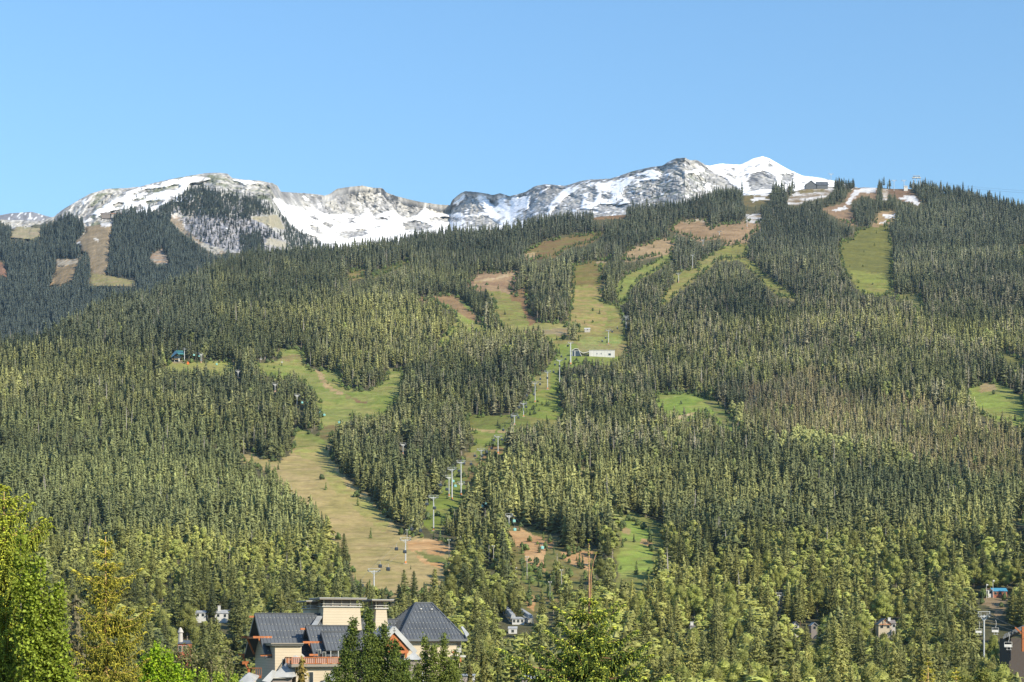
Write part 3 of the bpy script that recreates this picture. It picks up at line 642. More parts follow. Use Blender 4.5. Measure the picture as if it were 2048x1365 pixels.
# colours: dark needles, olive, fresh yellow green, lichen grey, heather brown
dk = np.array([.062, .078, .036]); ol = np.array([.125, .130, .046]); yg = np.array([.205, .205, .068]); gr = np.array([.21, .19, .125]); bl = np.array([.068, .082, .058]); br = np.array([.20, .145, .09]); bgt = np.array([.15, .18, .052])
t = np.repeat(dk[None], N, 0)
def mixin(c, wgt): 
    global t
    wgt = np.clip(wgt, 0, 1)[:, None]; t = t*(1-wgt)+c*wgt
mixin(ol, .55+1.4*f3+.5*f2)
mixin(gr, (np.where((px > 1150) & (py < 720), 1.25, 1)*old*.75*(rng.random(N)**1.3))*np.clip(.25+.75*np.clip((px-500)/700, 0, 1), 0, 1))
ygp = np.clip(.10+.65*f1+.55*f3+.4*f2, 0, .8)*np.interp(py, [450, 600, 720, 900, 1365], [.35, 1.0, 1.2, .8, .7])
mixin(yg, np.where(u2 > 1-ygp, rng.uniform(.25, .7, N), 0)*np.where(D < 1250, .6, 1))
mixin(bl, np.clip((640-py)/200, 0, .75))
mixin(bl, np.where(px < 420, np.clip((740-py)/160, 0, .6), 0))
mixin(br, np.where(brown, rng.uniform(.15, .6, N)*np.clip(.7+f2*2, .2, 1), 0))
mixin(np.array([.125, .142, .056]), np.where(young, .6, 0))
mixin(np.array([.135, .145, .05]), np.where(kind == 8, .8, 0)); mixin(bgt, np.where(kind == 8, rng.random(N)*.8, 0)); mixin(np.array([.22, .225, .085]), np.where(leafy, .75, 0))
t = t*rng.uniform(.80, 1.26, (N, 1))*np.clip(1.31*(1+.55*f3+.25*f1), .85, 1.9)[:, None]
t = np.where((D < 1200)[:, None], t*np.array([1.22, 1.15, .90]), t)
sc = h/np.array([26, 26, 28, 28, 25, 24, 26, 14, 18, 4.5, 22])[kind]
wd = rng.uniform(.82, 1.25, N)*np.where(D > 2700, .95, 1.08)*np.where(kind == 7, 1.1, 1.0)*np.where(D < 900, 1.55, np.where(D < 1150, 1.25, 1.0))
dens = np.ones(N, bool)
ok &= ~((rng.random(N) < .10) & (f2 < 0))
# sight lines kept open in front of the things that show through the forest: (x0, x1, lowest row seen, row of the ground there)
KEEP = [(997,1026,1240,1246),(1008,1062,1248,1252),(1014,1036,1268,1272),(390,410,1228,1246),(430,456,1228,1246),(354,376,1290,1300),(452,466,1300,1304),(1758,1786,1256,1266),(1776,1794,1247,1252),(1731,1740,1246,1250),(1588,1598,1249,1258),(1622,1636,1248,1258),(1380,1390,1249,1256),
 (1960,2017,1194,1198),(1956,1982,1256,1262),(1980,1998,1260,1264),(1996,2052,1278,1290),(1552,1566,1200,1205),(1013,1024,1052,1060),(800,812,902,910),(1050,1058,1158,1160),(1119,1127,1184,1186),(1096,1104,1204,1208),(983,990,1128,1132),(974,981,1128,1132),(1028,1036,1152,1156),(1148,1160,1146,1148),(962,974,1014,1020),(852,860,944,950),(587,600,808,816),(398,406,724,728),(360,378,726,728),(338,375,722,728),(473,481,754,758),(545,556,782,786),(1352,1362,566,568),(1380,1390,538,540),(1402,1411,490,492),(1435,1442,470,472),(1488,1499,456,460),(1176,1232,713,716),(1142,1166,714,720),(1248,1257,664,668),(1168,1182,664,668),(1609,1658,373,375),(1845,1853,406,410),(1784,1812,377,380),(636,656,836,840),(598,606,812,816),(894,902,992,996)]
htop = py-h/D*F
for x0, x1, yb_, yg_ in KEEP:
    dk_ = ground_d((x0+x1)/2, yg_); crw = 1.7*(h/24)/D*F
    ok &= ~((px > x0-crw) & (px < x1+crw) & (htop < yb_) & (D < dk_+6)) 
    ok &= ~((px > x0-2) & (px < x1+2) & (np.abs(D-dk_) < 14))
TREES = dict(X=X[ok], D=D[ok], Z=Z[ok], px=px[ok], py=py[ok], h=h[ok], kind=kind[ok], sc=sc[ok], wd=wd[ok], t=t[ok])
n = ok.sum()
# ---- which of them show largest in the photo (they become trees of their own)
order = np.argsort(TREES['D']); cover = np.full(2048, 1365.0)
HOTELX = (470, 935)
cover[HOTELX[0]:HOTELX[1]] = 1285; cover[150:270] = 1215; cover[0:100] = 1110; cover[100:150] = 1260; cover[1085:1270] = 1235; cover[1000:1085] = 1300; cover[680:830] = 1250; cover[1270:1300] = 1290
vis = np.zeros(n)
for i in order:
    d = TREES['D'][i]
    if d > 1150: break
    x = TREES['px'][i]; top = TREES['py'][i]-TREES['h'][i]/d*F; wpx = 2.2/d*F
    a, b = int(max(0, x-wpx)), int(min(2048, x+wpx))
    if b-a < 3: continue
    seg = cover[a:b]; vis[i] = np.maximum(seg-top-2, 0).sum()
    prof = top+np.abs(np.arange(a, b)-x)/wpx*(TREES['h'][i]*.6/d*F); cover[a:b] = np.minimum(seg, prof)
con = TREES['kind'] < 8; bro = TREES['kind'] == 8
sel_c = [i for i in np.argsort(-vis*con)[:300] if vis[i]*con[i] > 40]
sel_b = [i for i in np.argsort(-vis*bro)[:150] if vis[i]*bro[i] > 40]
print('forest', n, 'own trees', len(sel_c), len(sel_b))
rest = np.ones(n, bool); rest[sel_c] = False; rest[sel_b] = False
def rest_sel(mask): return {k: v[mask] for k, v in TREES.items()}
# ---- far forest on the mountain ground
def scatter_m(polys, npts, hm, hs, kinds_, colr, jit=2.0):
    P0 = np.array(sum(polys, []), float); x0, x1, y0, y1 = P0[:, 0].min(), P0[:, 0].max(), P0[:, 1].min(), P0[:, 1].max()
    x = rng.uniform(max(x0, -120), x1, npts); y = rng.uniform(y0, y1, npts); m = anyp(polys, x, y); x, y = x[m], y[m]
    hh = np.clip(rng.normal(hm, hs, len(x)), 4, 40)
    return x, y, hh
def place_m(x, y):
    ybx = np.interp(x, mxs, yb); ycx = np.interp(x, mxs, yc); tt = np.clip((ybx-y)/(ybx-ycx), 0, 1)
    fi = (x-mxs[0])/2.0; fj = tt*(NT-1); i = np.clip(fi.astype(int), 0, len(mxs)-2); j = np.clip(fj.astype(int), 0, NT-2)
    d = MD2[j, i]*(1-(fj-j))+MD2[j+1, i]*(fj-j)
    return (x-CX)/F*d, d, CZ+(HY-y)/F*d
fm = []
for polys, npts, hm, hs, keep, tint in [(FORP, 30000, 22, 4, 1, (.075, .095, .080)), (FORP2, 9000, 15, 4, .5, (.060, .078, .062)), ([[(200,400),(340,385),(430,368),(560,400),(590,460),(560,500),(360,500),(200,440)]], 1500, 7, 3, 1, (.04, .052, .04)), ([[(1240,380),(1330,350),(1400,345),(1450,380),(1300,420),(1200,410)]], 380, 8, 3, 1, (.04, .05, .038)), ([[(362,434),(513,437),(574,495),(502,508),(403,490)]], 420, 14, 4, 1, (.036, .05, .045)), ([[(595,430),(700,400),(700,450),(640,470)]], 60, 8, 3, 1, (.036, .05, .045))]:
    x, y, hh = scatter_m(polys, npts, hm, hs, None, None)
    cl_ = np.zeros(len(x), bool)
    for p in [c[0] for c in CLRM]: cl_ |= inpoly(x, y, p) | inpoly(x, y-hh/4400*F*.5, p) | inpoly(x, y-hh/4400*F*.85, p)
    cl_ |= (polys is not FORP) & anyp(SNOWP[:1], x, y) & ~anyp(ROCKP, x, y)
    cl_ |= (y-hh/4700*F) < np.interp(x, sx, sy)+3
    x, y, hh = x[~cl_], y[~cl_], hh[~cl_]
    Xm, Dm, Zm = place_m(x, y); k = rng.choice([1, 5, 5, 2, 3], len(x))
    tt = np.array(tint)[None]*rng.uniform(.7, 1.4, (len(x), 1))
    fm.append((Xm, Dm, Zm, k, hh/26, rng.uniform(.9, 1.2, len(x)), tt))
FM = [np.concatenate([a[i] for a in fm]) for i in range(7)]
# shrubs and saplings along the edges of the clearings
Cs = scatter(980, 3600, 6.0, -50, 2100); sxp = CX+F*Cs[:, 0]/Cs[:, 1]; sz = front_z(sxp, Cs[:, 1]); syp = HY-(sz-CZ)/Cs[:, 1]*F
ins = in_clear(sxp, syp); near_edge = ins & ~(in_clear(sxp-7, syp) & in_clear(sxp+7, syp) & in_clear(sxp, syp+6) & in_clear(sxp, syp-5))
ff = fbm(Cs[:, 0]/45, Cs[:, 1]/45, 3)
SHR = inpoly(sxp, syp, [(1115,760),(1130,838),(1087,866),(1015,872),(1012,905),(960,960),(900,1030),(862,1066),(850,1010),(880,985),(925,920),(950,885),(1060,790)])
pk = (near_edge & (ff+.35*rng.random(len(ff)) > -.02)) | (ins & SHR & (ff > .2) & (rng.random(len(ff)) < .5)) | (inpoly(sxp, syp, [(1010,1048),(1190,1100),(1190,1150),(1110,1225),(1000,1215)]) & (rng.random(len(ff)) < .15)) | (ins & (rng.random(len(ff)) < .012))
pk &= (sxp > -20) & (syp > 440)
SX, SD, SZ = Cs[pk, 0], Cs[pk, 1], sz[pk]; ns = pk.sum()
sk = np.where(rng.random(ns) < .55, 9, 7); shh = np.where(sk == 9, rng.uniform(2, 5, ns)/4.5, rng.uniform(3, 9, ns)/14)
stt = np.where((rng.random(ns) < .5)[:, None], np.array([.11, .15, .04]), np.array([.08, .11, .04]))*rng.uniform(.7, 1.4, (ns, 1))
def gn_forest(name, X, D, Z, kind, sc, wd, t, label, cat):
    n = len(X); me = bpy.data.meshes.new(name); me.vertices.add(n)
    me.vertices.foreach_set('co', np.stack([X, D, Z], 1).astype(np.float32).ravel())
    a = me.attributes.new('kind', 'INT', 'POINT'); a.data.foreach_set('value', kind.astype(np.int32))
    a = me.attributes.new('rot', 'FLOAT_VECTOR', 'POINT'); a.data.foreach_set('vector', np.stack([rng.normal(0, .025, n), rng.normal(0, .025, n), rng.uniform(0, 6.28, n)], 1).astype(np.float32).ravel())
    a = me.attributes.new('scl', 'FLOAT_VECTOR', 'POINT'); a.data.foreach_set('vector', np.stack([sc*wd, sc*wd, sc], 1).astype(np.float32).ravel())
    a = me.attributes.new('tint', 'FLOAT_COLOR', 'POINT'); a.data.foreach_set('color', np.concatenate([t, np.ones((n, 1))], 1).astype(np.float32).ravel())
    o = bpy.data.objects.new(name, me); COL.objects.link(o)
    ng = bpy.data.node_groups.new(name, 'GeometryNodeTree'); ng.interface.new_socket('Geometry', in_out='INPUT', socket_type='NodeSocketGeometry'); ng.interface.new_socket('Geometry', in_out='OUTPUT', socket_type='NodeSocketGeometry')
    N_ = ng.nodes.new; gi = N_('NodeGroupInput'); go = N_('NodeGroupOutput'); ci = N_('GeometryNodeCollectionInfo'); ci.inputs[0].default_value = protos; ci.inputs[1].default_value = True; ci.inputs[2].default_value = True
    ip = N_('GeometryNodeInstanceOnPoints'); ip.inputs['Pick Instance'].default_value = True
    def na(nm, ty):
        q = N_('GeometryNodeInputNamedAttribute'); q.data_type = ty; q.inputs[0].default_value = nm; return q.outputs[0]
    L = ng.links.new; L(gi.outputs[0], ip.inputs['Points']); L(ci.outputs[0], ip.inputs['Instance']); L(na('kind', 'INT'), ip.inputs['Instance Index']); L(na('rot', 'FLOAT_VECTOR'), ip.inputs['Rotation']); L(na('scl', 'FLOAT_VECTOR'), ip.inputs['Scale']); L(ip.outputs[0], go.inputs[0])
    md = o.modifiers.new('forest', 'NODES'); md.node_group = ng
    tag(o, label, cat, kind='stuff'); return o
R_ = rest_sel(rest)
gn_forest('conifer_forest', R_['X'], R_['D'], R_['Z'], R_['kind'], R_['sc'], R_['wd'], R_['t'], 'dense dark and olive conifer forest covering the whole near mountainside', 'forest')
gn_forest('far_forest', *FM[:6], FM[6], 'blue-dark conifer forest on the far slopes below the snowy ridge', 'forest')
gn_forest('shrubs', SX, SD, SZ, sk, shh, rng.uniform(.8, 1.3, ns), stt, 'low green shrubs and saplings along the edges of the grassy ski runs', 'shrubs')
# ---------------------------------------------------------------- the nearest trees, each a thing of its own
near_c = []
for i, (H, R, nw, nb, kw) in enumerate([(24, 4.6, 24, 7, dict(bare=.04, droop=.5, shape=.62)), (24, 3.9, 26, 7, dict(bare=.06, droop=.55, ragged=.35, shape=.66)), (24, 5.2, 22, 8, dict(bare=.05, droop=.4, shape=.55)), (24, 3.4, 22, 6, dict(bare=.2, droop=.55, ragged=.45, open_=.08, shape=.55)), (24, 4.2, 20, 6, dict(bare=.1, droop=.6, ragged=.4, shape=.5))]):
    a, b, _, _ = conifer_mesh('conifer_%d' % i, H, R, nw, nb, 140+i, [M_obj, M_barkd], lod=1, **kw); near_c.append((a, b))
near_b = []
for i, (H, R, tall) in enumerate([(18, 4.6, 1.1), (18, 3.8, 1.4), (18, 5.2, .9)]):
    a, b, _, _ = broad_mesh('broadleaf_%d' % i, H, R, 240+i, [M_objleaf, M_bark], nleaf=4200, leaf=.42, tall=tall); near_b.append((a, b))
def tree_proto(name, meshes):
    r = empty(name)
    for nm, me in zip(('crown', 'trunk'), meshes):
        o = bpy.data.objects.new(nm, me); COL.objects.link(o); o.parent = r
    return r
def zone(x):
    for lim, s in [(150, 'behind the left-edge spruce'), (300, 'by the golden spruce'), (380, 'by the small red chalet'), (490, 'just left of the hotel'), (620, 'above the hotel left gable'), (780, 'beyond the hotel cupolas'), (935, 'beyond the hotel hip roof'), (1010, 'just right of the hotel'), (1085, 'by the tube lift'), (1270, 'behind the central spruce'), (1400, 'just right of the central spruce'), (1500, 'by the lone white chimney'), (1640, 'below the half-hidden lift tower'), (1730, 'left of the timber chalet'), (1800, 'around the timber chalet'), (1900, 'right of the timber chalet'), (1960, 'left of the white chairlift tower')]:
        if x < lim: return s
    return 'at the right edge'
def make_tree(i, protos_, first, name, cat, kindword, group):
    k = int(rng.integers(len(protos_))); px_, D_ = TREES['px'][i], TREES['D'][i]; h_ = TREES['h'][i]
    root = protos_[k] if not first.get(k) else copy_tree(protos_[k]); first[k] = True
    root.location = (TREES['X'][i], D_, TREES['Z'][i]-.2); root.rotation_euler = (0, 0, rng.uniform(0, 6.28))
    H0 = 24 if cat == 'conifer' else 18; s = h_/H0; w_ = s*rng.uniform(.85, 1.2); root.scale = (w_, w_, s)
    c = TREES['t'][i]
    for ch in root.children:
        if ch.name.startswith('crown'): ch.color = (*[float(v) for v in c], 1)
    lum = c.sum(); tone = ('dark' if lum < .19 else 'mid green' if lum < .28 else 'pale olive') if cat == 'conifer' else ('deep green' if lum < .30 else 'light green' if lum < .42 else 'yellow-green')
    size = 'tall' if h_ > (23 if cat == 'conifer' else 18) else 'short' if h_ < (18 if cat == 'conifer' else 13) else 'middling'
    top = TREES['py'][i]-h_/D_*F
    row = 'in the lowest row' if top > 1310 else 'second row up' if top > 1255 else 'third row up' if top > 1200 else 'at the slope foot'
    fat = 'broad' if w_/s > 1.08 else 'slender' if w_/s < .96 else 'regular'
    tag(root, '%s %s %s %s %s, %s' % (size, fat, tone, kindword, zone(px_), row), cat, group)
    root.name = name
    return root
Pc = [tree_proto('conifer_tree', m) for m in near_c]; Pb = [tree_proto('broadleaf_tree', m) for m in near_b]
f_ = {}
for i in sel_c: make_tree(i, Pc, f_, 'conifer_tree', 'conifer', 'conifer', 'conifers on the valley floor')
f_ = {}
for i in sel_b: make_tree(i, Pb, f_, 'broadleaf_tree', 'broadleaf tree', 'leafy tree', 'broadleaf trees on the valley floor')
# ---------------------------------------------------------------- ski lifts
M_steel = mat('galvanised_steel', (.52, .54, .54), .5, .4, .0, noise=(1.2, .25))
M_steeld = mat('dark_steel', (.07, .075, .08), .5)
M_orange = mat('orange_pad', (.62, .22, .06), .7)
M_white = mat('white_paint', (.52, .52, .50), .6, noise=(.4, .12))
M_glass = mat('dark_glass', (.03, .04, .055), .12, .6)
M_teal = mat('teal_shell', (.22, .48, .46), .4, .4)
M_black = mat('black_shell', (.035, .04, .05), .35, .5)
M_cable = mat('wire_rope', (.22, .22, .23), .5, .4)
M_conc = mat('concrete', (.42, .40, .37), .9, noise=(.6, .25))
def tower(x, ytop, ybase, label, group, half=3.4, r=.42, d=None, z=None, pad=True, yaw=0.0, name='lift_tower', taper=True):
    if d is None: d = ground_d(x, ybase)
    X = (x-CX)/F*d; zg = hz(x, d) if z is None else z; H = (ybase-ytop)/F*d; H = max(H, 5)
    ztop = CZ+(HY-ytop)/F*d; H = ztop-zg
    root = empty(name, (X, d, zg), yaw)
    b = MB(); b.tube([(0, 0, -1.0), (0, 0, H*.5), (0, 0, H-.3)], [r*1.15, r*.95, r*.7], n=10); b.build('pole', M_steel, root, smooth=False)
    if pad:
        b = MB(); b.tube([(0, 0, .0), (0, 0, min(1.8, H*.12))], r*1.15+.10, n=10); b.build('base_pad', M_orange, root)
        b = MB(); b.box((0, 0, -.25), (2.2, 2.2, .9)); b.build('footing', M_conc, root)
    b = MB(); b.box((0, 0, H-.9), (half*2, .42, .5))                       # main crossarm
    b.bar((-half*.55, 0, H-1.0), (0, 0, H-2.6), .28); b.bar((half*.55, 0, H-1.0), (0, 0, H-2.6), .28)
    b.build('crossarm', M_steel, root)
    b = MB(); b.bar((-half*1.05, 0, H+.75), (half*1.05, 0, H+.75), .16)
    for sx_ in (-1, 1): b.bar((sx_*half*.97, 0, H-.7), (sx_*half*.97, 0, H+.75), .16)
    b.build('lifting_frame', M_steel, root)
    for sx_ in (-1, 1):
        b = MB(); b.box((sx_*half, 0, H-.55), (.22, 3.6, .22))
        for k in range(6): b.tube([(sx_*half-.14, -1.6+k*.64, H-.35), (sx_*half+.14, -1.6+k*.64, H-.35)], .26, n=8)
        s = b.build('sheave_train', M_steeld, root)
        b = MB(); b.box((sx_*half-sx_*.7, 0, H-.62), (.5, 3.8, .06))
        for yy in (-1.8, 0, 1.8): b.bar((sx_*half-sx_*.9, yy, H-.6), (sx_*half-sx_*.9, yy, H+.4), .05)
        b.bar((sx_*half-sx_*.9, -1.8, H+.4), (sx_*half-sx_*.9, 1.8, H+.4), .05); b.build('walkway', M_steel, root)
    b = MB()
    for k in range(int((H-2)/.6)): b.box((0, -r-.12, 1.5+k*.6), (.4, .04, .05))
    b.bar((-.2, -r-.12, 1), (-.2, -r-.12, H-1), .05); b.bar((.2, -r-.12, 1), (.2, -r-.12, H-1), .05); b.build('ladder', M_steel, root)
    tag(root, label, 'lift tower', group)
    c, s_ = math.cos(yaw), math.sin(yaw)
    return dict(root=root, top=[Vector((X+sg*half*c, d+sg*half*s_, zg+H-.15)) for sg in (-1, 1)], px=x)
def proj(p): return (CX+F*p.x/p.y, HY-F*(p.z-CZ)/p.y)
def yaws(T_):
    """turn every crossarm square to the line between its neighbours"""
    out = []
    for i in range(len(T_)):
        a = T_[max(i-1, 0)]; b = T_[min(i+1, len(T_)-1)]
        da, db_ = ground_d(a[0], a[2]), ground_d(b[0], b[2]); v = Vector(((b[0]-CX)/F*db_-(a[0]-CX)/F*da, db_-da)); out.append(-math.atan2(v.x, abs(v.y)+1e-6) if v.y > 0 else -math.atan2(-v.x, -v.y))
    return out
def cable(pts, label, group, r=.035, sag=.012):
    path = []
    for a, b in zip(pts[:-1], pts[1:]):
        L = (b-a).length; n = 8
        for k in range(n):
            t = k/n; p = a.lerp(b, t); p.z -= sag*L*4*t*(1-t); path.append(p)
    path.append(pts[-1]); b = MB(); b.tube(path, r, n=4, cap=False); o = b.build('lift_cable', M_cable, fix=False); tag(o, label, 'cable', group); return path
def gondola(shell, loc, label, group, protos_={}):
    if shell not in protos_:
        root = empty('gondola_cabin'); m = M_teal if shell == 'teal' else M_black
        w_, l_, h_ = 1.15, 1.05, 2.0
        def ring(z, s): return [(s*w_*math.copysign(abs(math.cos(a))**.5, math.cos(a)), s*l_*math.copysign(abs(math.sin(a))**.5, math.sin(a)), z) for a in [math.pi/8+k*math.pi/4 for k in range(8)]]
        def shellmb(levels, mb):
            vs = []; [vs.extend(ring(z, s)) for z, s in levels]; n = len(levels)
            fs = [(i*8+j, i*8+(j+1) % 8, (i+1)*8+(j+1) % 8, (i+1)*8+j) for i in range(n-1) for j in range(8)]+[tuple(range(7, -1, -1)), tuple((n-1)*8+j for j in range(8))]
            return mb.add(vs, fs)
        shellmb([(-4.35, .78), (-4.2, .95), (-3.5, 1.0)], MB()).build('lower_shell', M_teal if shell == 'teal' else M_black, root)
        shellmb([(-3.5, .98), (-2.75, .96)], MB()).build('window_band', M_glass if shell != 'teal' else M_teal, root)
        shellmb([(-2.75, 1.0), (-2.45, .92), (-2.3, .6)], MB()).build('roof', m, root)
        b = MB(); b.tube([(0, 0, -2.3), (0, .35, -1.6), (0, .35, -.5), (0, 0, 0)], .07, n=6); b.build('hanger', M_steel, root)
        b = MB(); b.box((0, 0, .02), (.22, .7, .2)); b.build('grip', M_steeld, root)
        b = MB(); b.box((-1.2, 0, -3.6), (.08, .9, 1.0)); b.build('ski_rack', M_steeld, root)
        protos_[shell] = root; r_ = root
    else: r_ = copy_tree(protos_[shell])
    r_.location = loc; r_.rotation_euler = (0, 0, random.uniform(-.15, .15)); tag(r_, label, 'gondola', group); r_.name = 'gondola_cabin'; return r_
def line(T_, name, towergrp, cabins, shell, cabgrp, tlabels, clabels, ends=None, half=3.4, r=.42, thick={}, cg='cables'):
    ys_ = yaws(T_); tw = []
    for i, t in enumerate(T_): tw.append(tower(t[0], t[1], t[2], tlabels[i], towergrp, half=half, r=thick.get(i, r), yaw=ys_[i]))
    paths = []
    for sgi in (0, 1):
        pts_ = [t['top'][sgi] for t in tw]
        if ends and ends[0] is not None: pts_ = [ends[0]+Vector(((-1, 1)[sgi]*half, 0, 0))]+pts_
        if ends and ends[1] is not None: pts_ = pts_+[ends[1]+Vector(((-1, 1)[sgi]*half, 0, 0))]
        paths.append(cable(pts_, '%s cable of %s' % (('left-hand', 'right-hand')[sgi], name), cg))
    for (cx_, cy_), lb in zip(cabins, clabels):
        best = None
        for path in paths:
            for a, b in zip(path[:-1], path[1:]):
                for k in range(6):
                    p = a.lerp(b, k/6); q = p-Vector((0, 0, 3.4)); x_, y_ = proj(q); e_ = (x_-cx_)**2*1.0+(y_-cy_)**2
                    if best is None or e_ < best[0]: best = (e_, p)
        gondola(shell, best[1], lb, cabgrp)
    return tw
MAIN = [(748,1140,1194),(811,1078,1128),(867,993,1062),(904,937,1000),(922,923,991),(962,899,924),(996,872,908),(1029,830,850),(1047,806,834),(1070,765,805),(1095,743,779),(1119,720,772),(1141,685,729)]
MAINL = ['grey gondola tower lowest on the hill, just above the hotel cupola', 'gondola tower standing on the tan slope left of the orange bank', 'gondola tower above the log pile, left of the lower tree clump', 'tall gondola tower with orange foot, left one of the close pair', 'tall gondola tower, right one of the close pair', 'gondola tower on the bare dirt corner below the bend', 'gondola tower beside the round dark tree clump', 'short gondola tower with a cabin on each arm above the level track', 'gondola tower second above the level track', 'gondola tower with orange foot beside the tan knoll', 'gondola tower at the lower corner of the left forest', 'gondola tower with orange foot touching the right forest edge', 'thick pale gondola tower in front of the glass mid-station']
MAINC = [(728,1175),(742,1183),(764,1138),(778,1142),(796,1102),(812,1106),(826,1061),(842,1063),(857,1010),(869,1017),(882,972),(894,979),(943,930),(929,929),(919,944),(950,913),(965,913),(972,902),(986,901),(990,883),(1005,882),(1008,862),(1025,837),(1038,837),(1040,816),(1053,815),(1055,792),(1068,790),(1082,772),(1082,760),(1095,757),(1110,747),(1111,731),(1121,734),(1124,714),(1132,719),(1136,692)]
def near_name(x, y, T_, L_):
    k = min(range(len(T_)), key=lambda i: (T_[i][0]-x)**2+(T_[i][1]-y)**2); t = T_[k]
    side = ('left' if x < t[0]-1 else 'right') if abs(x-t[0]) > 3 else 'close in front'
    return k, ('on the left of' if side == 'left' else 'on the right of' if side == 'right' else 'in front of')+' '+('its arm' if False else 'the ')+L_[k]
def clab(C_, T_, L_, what):
    out = []; seen = {}
    for x, y in C_:
        k, s = near_name(x, y, T_, L_); ud = 'above' if y < T_[k][1]-4 else 'below'
        words = ('%s %s %s' % (what, ud+' and', s)).split()
        lb = ' '.join(words[:14]); out.append(lb)
    return out
SHORT = ['lowest gondola tower above the hotel', 'gondola tower on the tan slope', 'tower above the log pile', 'left tower of the close pair', 'right tower of the close pair', 'tower on the dirt corner', 'tower beside the round clump', 'short tower above the level track', 'second tower above the track', 'tower beside the tan knoll', 'tower at the left forest corner', 'tower at the right forest edge', 'thick pale tower']
line(MAIN, 'the main gondola above the hotel', 'towers of the main gondola line', MAINC, 'black', 'dark cabins of the main gondola', MAINL, clab(MAINC, MAIN, SHORT, 'dark cabin'), ends=(P(690, 1215, 900), P(1152, 704, ground_d(1152, 712))), thick={12: .8, 3: .5, 4: .5}, cg='cables of the main gondola')
UP = [(1217,660,689),(1252,633,665),(1357,547,566),(1385,510,539),(1406,480,492),(1439,463,472),(1494,431,457)]
UPL = ['lift tower on the green lawn above the white station', 'lift tower at the forest edge right of the tan run', 'small lift tower on the narrow upper run', 'upper lift tower between two tree clumps', 'tiny green lift tower half hidden by upper trees', 'tiny lift tower on the brown bench', 'highest tower of the upper line beside the snow patch']
UPC = [(1223,662),(1236,659),(1213,678),(1202,681),(1244,640),(1258,640)]
line(UP, 'the upper gondola section', 'towers of the upper lift line', UPC, 'black', 'dark cabins of the upper gondola', UPL, clab(UPC, UP, ['tower on the green lawn', 'tower right of the tan run', 'c', 'd', 'e', 'f', 'g'], 'dark cabin'), ends=(P(1168, 703, ground_d(1168, 712)), P(1520, 424, ground_d(1515, 436))), cg='cables of the upper gondola')
TL = [(369,698,726),(402,708,726),(476,742,756),(550,768,784),(594,790,814),(806,888,908),(898,953,993),(922,966,991),(1018,1030,1056)]
TLL = ['double-armed lift tower with yellow foot beside the blue terminal', 'lift tower just right of the blue terminal', 'lift tower nearly sunk in the left forest', 'lift tower behind the yellow-green trees', 'pale lift tower over the left forest edge by the green run', 'tower head poking out of the dense central clump', 'short tower with red foot left of the tall pair', 'low tower with wide arm just in front of the tall pair', 'lift tower above the orange bank left of the central spruce']
TLC = [(387,713),(398,713),(433,730),(567,789),(578,790),(602,807),(614,808),(640,830),(651,830),(679,847),(856,933),(905,965),(911,972),(966,1010),(970,1007),(1025,1044),(1030,1060),(1084,1095)]
order_ = list(reversed(TL))
line(order_, 'the teal lift', 'towers of the teal lift line', TLC, 'teal', 'teal cabins of the second lift', TLL[::-1], clab(TLC, order_, ['tower above the orange bank', 'low tower before the tall pair', 'short tower with red foot', 'tower head in the central clump', 'tower by the green run', 'tower behind yellow-green trees', 'tower sunk in the forest', 'tower right of the blue terminal', 'tower beside the blue terminal'], 'teal cabin'), ends=(P(1150, 1140, ground_d(1150, 1160)), None), half=2.8, r=.38, cg='cables of the teal lift')
# chairs
def chair(loc, label, group, P_={}):
    if 'c' not in P_:
        r_ = empty('lift_chair'); b = MB(); b.tube([(0, 0, 0), (.25, 0, -.8), (.2, 0, -1.8), (0, 0, -2.6)], .07, n=6); b.build('hanger', M_white, r_)
        b = MB(); b.box((0, .1, -4.1), (2.3, .55, .12)); b.build('seat', M_white, r_)
        b = MB(); b.box((0, .4, -3.7), (2.3, .1, .7)); b.build('backrest', M_white, r_)
        b = MB()
        for sx_ in (-1.1, 1.1): b.bar((sx_, .3, -4.1), (sx_, .3, -2.7), .08)
        b.bar((-1.1, .3, -2.7), (1.1, .3, -2.7), .1); b.bar((-1.1, -.3, -3.5), (1.1, -.3, -3.5), .07); b.bar((-.8, -.4, -4.9), (.8, -.4, -4.9), .07); b.bar((-.5, -.1, -4.1), (-.5, -.4, -4.9), .06); b.bar((.5, -.1, -4.1), (.5, -.4, -4.9), .06)
        b.build('frame', M_white, r_); P_['c'] = r_
    else: r_ = copy_tree(P_['c'])
    r_.location = loc; tag(r_, label, 'lift chair', group); r_.name = 'lift_chair'; return r_
dA = 620.0
tA = tower(1968, 1228, 1300, 'white chairlift tower with double crossarm near the right edge', 'towers of the valley chairlift', half=2.0, r=.32, d=dA, z=hz(1968, dA), pad=False, yaw=-.1)
dB = 1000.0
tB = tower(1558, 1189, 1240, 'small chairlift tower half hidden by trees, right of centre', 'towers of the valley chairlift', half=2.4, r=.34, d=dB, z=hz(1558, dB), pad=False, yaw=.5)
pA = [tA['top'][0], tA['top'][1]]
e0 = [P(2090, 1268, 470), P(2122, 1268, 470)]; e1 = [P(1900, 1190, 800), P(1920, 1190, 800)]
for k, nm in enumerate(('left-hand', 'right-hand')): cable([e0[k], pA[k], e1[k]], '%s cable of the chairlift at the right edge' % nm, 'cables of the valley chairlift')
chair(P(1958, 1243, 640), 'white chair hanging behind the pole of the right-edge chairlift tower', 'chairs of the valley chairlift')
chair(P(1991, 1240, 600), 'white chair hanging just right of the right-edge chairlift tower', 'chairs of the valley chairlift')
chair(P(2017, 1266, 520), 'white chair hanging before the dark lodge roof at the right edge', 'chairs of the valley chairlift')
dC = ground_d(522, 740)
